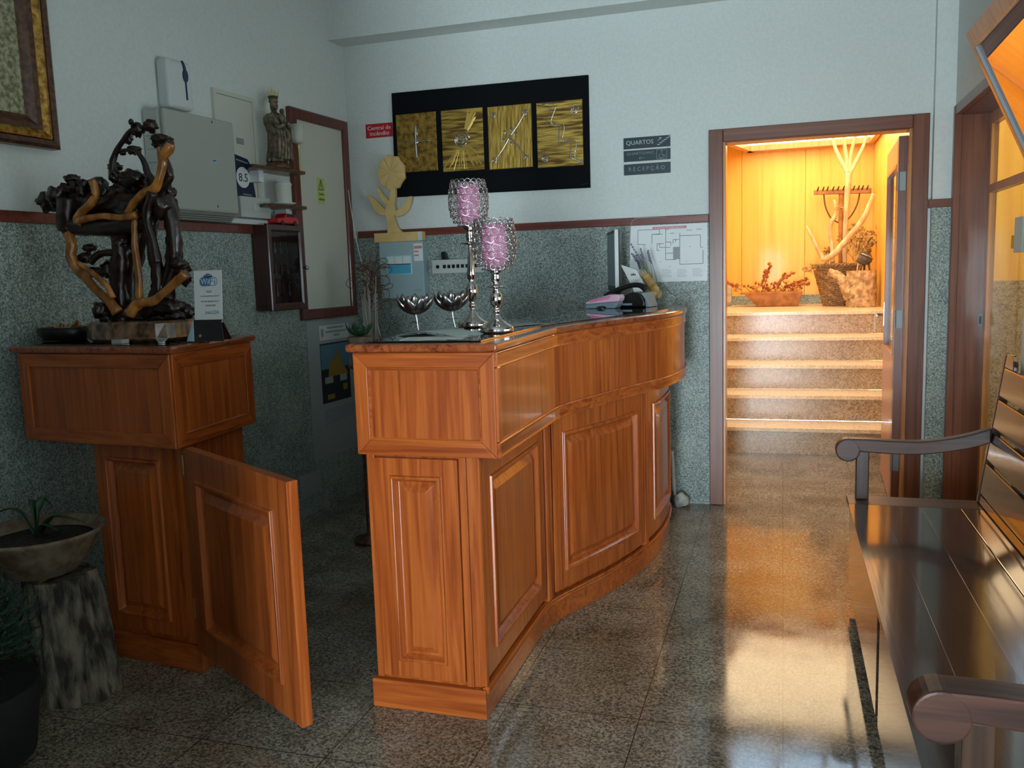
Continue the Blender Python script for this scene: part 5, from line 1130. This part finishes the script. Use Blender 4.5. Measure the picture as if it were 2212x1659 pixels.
for k in range(900):
    a = random.uniform(0, 6.28); e = random.uniform(-.5, 1.5); r_ = .20*random.uniform(.5, 1); c = Vector((bx+r_*math.cos(a)*math.cos(e), by+r_*math.sin(a)*math.cos(e), .40+.21*math.sin(e)*random.uniform(.7, 1)))
    d = (c-Vector((bx, by, .33))).normalized(); d = (d+Vector((random.uniform(-.5, .5), random.uniform(-.5, .5), random.uniform(-.3, .5)))).normalized(); t = d.cross(Vector((random.random(), random.random(), .3))).normalized()*.005
    e_ = c+d*.045; v = [bm.verts.new(q) for q in (c-t, c+t, e_)]; bm.faces.new(v)
obj('foliage', bm, 'bush_green', u)['kind'] = 'stuff'

# ================================================================== ON THE STAIR LANDING
def ap(x, y, Y): return at(1720+x*.2532, 280+y*.2532, Y=Y)
def tr(x, y, Y): return at(1500+x*.3014, 220+y*.3014, Y=Y)
YT = 9.12
u = thing('wooden_trough', 'shallow wooden trough of dried flowers on the stair landing', 'trough', (tr(600, 1450, YT).x, YT, ZL))
T0, T1, B0, B1 = tr(350, 1350, YT), tr(775, 1345, YT), tr(455, 1450, YT), tr(742, 1450, YT); zt_ = ZL+.145
bm = nb()
hexa(bm, [(B0.x, YT-.13, ZL+.001), (B1.x, YT-.13, ZL+.001), (B1.x, YT+.13, ZL+.001), (B0.x, YT+.13, ZL+.001)], [(T0.x, YT-.17, zt_), (T1.x, YT-.17, zt_), (T1.x, YT+.17, zt_), (T0.x, YT+.17, zt_)]); obj('body', bm, 'trough_wood', u, .006)
obj('handle', fbox(nb(), lambda s, z, o: Vector((s, YT-o, z)), T0.x-.03, T0.x+.03, zt_-.02, zt_-.004, -.05, .05), 'trough_wood', u, .004)
bm, b2, b3 = nb(), nb(), nb()
for k in range(46):
    x0_ = random.uniform(T0.x+.05, T1.x-.05); a = random.uniform(-.8, 1.0); L = random.uniform(.05, .16); p0 = Vector((x0_, YT+random.uniform(-.1, .1), zt_)); p1 = p0+Vector((L*math.sin(a), 0, L*math.cos(a)*.6)); tube(bm, [p0, p1], .003, 4, False); blob(b2, p1, .012, (1, 1, 1.3), .5, sub=1)
for (x, y, xe, ye) in ((500, 1330, 545, 1150), (470, 1330, 520, 1200), (560, 1320, 720, 1220), (640, 1320, 820, 1270), (340, 1350, 240, 1290), (680, 1320, 830, 1300), (600, 1310, 650, 1230)):
    p0 = tr(x, y, YT-.05); p1 = tr(xe, ye, YT-.05); tube(bm, [p0, p1], .004, 5, False)
    for j in range(9): blob(b2, p0.lerp(p1, .3+.08*j)+Vector((random.uniform(-.012, .012), 0, random.uniform(-.01, .01))), .016, (1, .8, 1), .5, sub=1)
for (x, y) in ((440, 1325), (655, 1285), (320, 1310), (300, 1345)): blob(b3, tr(x, y, YT-.14), .026, (1.2, .8, .8), .5, sub=2)
obj('dried_stems', bm, 'dried_red', u); obj('dried_seed_heads', b2, 'dried_red', u)['kind'] = 'stuff'; obj('pale_flowers', b3, 'dried', u)
q = at(1568, 655, Y=9.3); bm = nb(); box(bm, q.x-.06, q.x+.055, 9.28, 9.40, ZL+.001, ZL+.24); tag(obj('stone_block', bm, 'stone', None, .01), 'pale upright stone block at the left end of the landing', 'stone')
# wicker basket
YK = 8.95; k0, k1 = ap(145, 1165, YK), ap(530, 1165, YK); kb0, kb1 = ap(222, 1495, YK), ap(450, 1495, YK)
kc_ = Vector(((k0.x+k1.x)/2, YK, 0)); rT = (k1.x-k0.x)/2; rB = (kb1.x-kb0.x)/2*1.05; hT = k0.z-ZL; kcb = (kb0.x+kb1.x)/2-kc_.x+.02
u = thing('wicker_basket', 'tall brown wicker basket holding driftwood on the stair landing', 'basket', (kc_.x, YK, ZL))
bm = nb(); nr = 26
for i in range(nr):
    t = i/(nr-1); r_ = rB+(rT-rB)*t; z = ZL+.012+hT*.95*t; ph = i*1.1
    pts = [Vector((kc_.x+kcb*(1-t)+(r_+.006*math.cos(9*a+ph))*math.cos(a), YK+(r_*.8+.006*math.cos(9*a+ph))*math.sin(a), z+.003*math.sin(5*a+ph))) for a in [2*math.pi*q/40 for q in range(41)]]
    tube(bm, pts, .0095, 5, False)
obj('weave', bm, 'wicker', u, smooth=True)
bm = nb()
for j in range(3):
    pts = [Vector((kc_.x+(rT+.012*math.cos(12*a+j*2.1))*math.cos(a), YK+(rT*.8+.012*math.cos(12*a+j*2.1))*math.sin(a), ZL+hT+.012*math.sin(12*a+j*2.1))) for a in [2*math.pi*q/72 for q in range(73)]]
    tube(bm, pts, .011, 5, False)
obj('plaited_rim', bm, 'wicker', u, smooth=True)
bm = nb(); lathe(bm, (kc_.x, YK, 0), [(.0, ZL+.001), (rB*.9, ZL+.001), (rT*.88, ZL+hT*.8), (.0, ZL+hT*.8)], 24, sy=.78); obj('lining', bm, 'wicker', u)
def wd(name, label, pts, rad, Y, m_='driftwood', group='driftwood branches in the wicker basket', cat='branch'):
    P_ = [ap(x, y, Y) for x, y in pts]; k = .2532*P_[0].length/1865
    return tag(obj(name, tube(nb(), P_, [r*k*.72 for r in rad], 9, rough=.25), m_, None, smooth=True), label, cat, group)
wd('driftwood_branch', 'short pale branch leaning left out of the wicker basket', [(88, 825), (130, 910), (180, 1010), (235, 1120)], [12, 17, 20, 24], YK-.14)
wd('driftwood_branch', 'upright crooked pale branch in the middle of the wicker basket', [(318, 600), (338, 650), (335, 730), (295, 800), (290, 900), (305, 1000), (312, 1140)], [16, 17, 22, 20, 20, 24], YK-.09)
wd('driftwood_branch', 'long thick branch leaning right out of the wicker basket', [(662, 548), (620, 650), (590, 730), (520, 830), (430, 940), (330, 1050), (235, 1120)], [22, 24, 26, 30, 30, 34, 30], YK-.21)
u = thing('hay_fork', 'pale wooden four-pronged hay fork standing behind the wicker basket', 'hay fork', ap(415, 1160, YK+.05))
kf = .2532*9.3/1865
obj('shaft', tube(nb(), [ap(*p, YK+.05) for p in ((412, 1150), (415, 950), (425, 700), (440, 500), (445, 370))], [15*kf, 16*kf, 18*kf, 22*kf, 24*kf], 10, rough=.15), 'driftwood', u, smooth=True)
for P_ in ([(440, 380), (410, 320), (360, 220), (325, 130), (312, 50)], [(440, 370), (432, 250), (415, 150), (402, 45)], [(448, 370), (460, 250), (480, 150), (510, 35)], [(448, 380), (490, 310), (540, 210), (580, 120), (598, 30)]):
    obj('prong', tube(nb(), [ap(*p, YK+.05) for p in P_], [20*kf, 15*kf, 13*kf, 12*kf], 8, rough=.15), 'driftwood', u, smooth=True)
YR = 9.36
u = thing('wooden_rake', 'old wooden hay rake standing head up against the orange wall', 'rake', ap(380, 1160, YR))
obj('shaft', tube(nb(), [ap(378, 1160, YR), ap(380, 850, YR), (ap(386, 545, YR))], [17*kf, 19*kf, 20*kf], 10, rough=.1), 'trough_wood', u, smooth=True)
a, b = ap(150, 545, YR), ap(640, 512, YR); obj('head', hexa(nb(), [(a.x, YR-.03, a.z-.012), (b.x, YR-.03, b.z-.035), (b.x, YR+.03, b.z-.035), (a.x, YR+.03, a.z-.012)], [(a.x, YR-.03, a.z+.03), (b.x, YR-.03, b.z+.015), (b.x, YR+.03, b.z+.015), (a.x, YR+.03, a.z+.03)]), 'trough_wood', u, .004)
for x in (180, 225, 262, 310, 352, 398, 485, 525, 560, 602):
    q = ap(x, 522-(x-180)*.03, YR-.03); o = obj('tooth', tube(nb(), [q, q+Vector((.012, -.03, .035))], [.009, .006], 6, False), 'twig', u)
for P_ in ([(235, 548), (245, 640), (270, 710), (305, 762), (372, 800)], [(540, 545), (525, 620), (490, 700), (440, 765), (385, 800)]):
    obj('brace', tube(nb(), [ap(*p, YR) for p in P_], .007, 6), 'twig', u, smooth=True)
# dried flowers behind the basket
u = thing('dried_flower_spray', 'spray of dried orange-brown flowers beside the basket branches', 'dried flowers', ap(480, 1160, YK))
bm, b2 = nb(), nb(); ct0 = ap(500, 1130, YK-.02)
for k in range(90):
    x = random.gauss(540, 70); y = random.gauss(950, 65)
    if k > 70: x = random.gauss(650, 25); y = random.gauss(940, 30)
    if k > 80: x = random.gauss(250, 20); y = random.gauss(1040, 30)
    x = min(x, 690); p1 = ap(x, y, YK+.12+random.uniform(-.05, .05)); tube(bm, [ct0 if x > 300 else ap(270, 1140, YK), p1], .0025, 4, False)
    for j in range(3): blob(b2, p1+Vector((random.uniform(-.02, .02), random.uniform(-.02, .02), random.uniform(-.02, .02))), .013, (1, 1, 1), .6, sub=1)
obj('stems', bm, 'dried', u); obj('flower_heads', b2, 'dried', u)['kind'] = 'stuff'
bm = nb()
for k in range(40):
    q = ap(random.gauss(100, 22), random.gauss(1185, 14), YK-.2); blob(bm, q, .012, (1, 1, 1), .6, sub=1)
for k in range(10): tube(bm, [ap(175, 1170, YK-.12), ap(random.gauss(100, 22), random.gauss(1185, 14), YK-.2)], .003, 4, False)
tag(obj('dried_flower_bunch', bm, 'dried', None), 'small pale dried flower bunch hanging over the left rim of the basket', 'dried flowers')
bm = nb(); tube(bm, [ap(320, 690, YK-.13), ap(350, 660, YK-.15), ap(395, 665, YK-.16)], [.004, .004], 5)
for k in range(30): q = ap(370, 670, YK-.15); tube(bm, [q, q+Vector((random.uniform(-.06, .06), random.uniform(-.03, .03), random.uniform(-.05, .05)))], [.005, .001], 4, False)
tag(obj('thistle_head', bm, 'dried', None), 'spiky dried thistle head on the upright crooked branch', 'dried flowers')
# log planter and cauldron
YLg = 8.62; l0, l1 = ap(428, 1350, YLg), ap(684, 1350, YLg); lcx = (l0.x+l1.x)/2; lr = (l1.x-l0.x)/2; lh = ap(560, 1203, YLg).z-ZL
u = thing('log_stand', 'tan barky log with a curved side limb on the stair landing', 'log', (lcx, YLg, ZL))
bm = nb(); rings = []
for i in range(18):
    z = ZL+.001+lh*i/17; ring = []
    for q in range(36):
        a = 2*math.pi*q/36; r_ = lr*(1+.10*noise.noise(Vector((math.cos(a)*3, math.sin(a)*3, z*6)))+.07*noise.noise(Vector((math.cos(a)*9, math.sin(a)*9, z*20)))); ring.append(bm.verts.new((lcx+r_*math.cos(a), YLg+r_*math.sin(a), z)))
    rings.append(ring)
for r1, r2 in zip(rings, rings[1:]):
    for q in range(36): bm.faces.new((r1[q], r1[(q+1) % 36], r2[(q+1) % 36], r2[q]))
bm.faces.new(rings[0][::-1]); bm.faces.new(rings[-1]); obj('trunk', bm, 'bark_tan', u)
obj('limb', tube(nb(), [ap(*p, YLg-.03) for p in ((480, 1420), (430, 1340), (395, 1285), (345, 1240), (275, 1212))], [.075, .06, .045, .04, .03], 14, rough=.35), 'bark_tan', u)
obj('twig_stub', tube(nb(), [ap(520, 1200, YLg), ap(528, 1150, YLg), ap(545, 1155, YLg)], .006, 6), 'driftwood', u)
zl_ = ZL+lh+.003; cb_ = ap(585, 1140, YLg); cr = (ap(650, 1120, YLg).x-ap(520, 1120, YLg).x)/2
u = thing('iron_cauldron', 'small three-legged black iron cauldron standing on the log', 'cauldron', (cb_.x, YLg, zl_))
ch = ap(585, 1040, YLg).z-zl_
obj('pot', lathe(nb(), (cb_.x, YLg, 0), [(.0, zl_+ch*.28), (cr*.6, zl_+ch*.30), (cr*.95, zl_+ch*.45), (cr, zl_+ch*.6), (cr*.85, zl_+ch*.78), (cr*.62, zl_+ch*.85), (cr*.72, zl_+ch), (cr*.66, zl_+ch), (cr*.55, zl_+ch*.86), (.0, zl_+ch*.8)], 28), 'iron', u, smooth=True)
for a in (-2.4, -.7, 1.57): obj('leg', tube(nb(), [Vector((cb_.x+cr*.6*math.cos(a), YLg+cr*.6*math.sin(a), zl_+ch*.38)), Vector((cb_.x+cr*.8*math.cos(a), YLg+cr*.8*math.sin(a), zl_))], [.014, .008], 8, False), 'iron', u, smooth=True)
obj('handle', tube(nb(), [Vector((cb_.x-cr*.7, YLg-.01, zl_+ch*.9)), Vector((cb_.x-.3*cr, YLg-cr*.9, zl_+ch*.86)), Vector((cb_.x+.5*cr, YLg-cr*.9, zl_+ch*.72)), Vector((cb_.x+cr*1.02, YLg-.02, zl_+ch*.6))], .006, 6), 'steel', u, smooth=True)
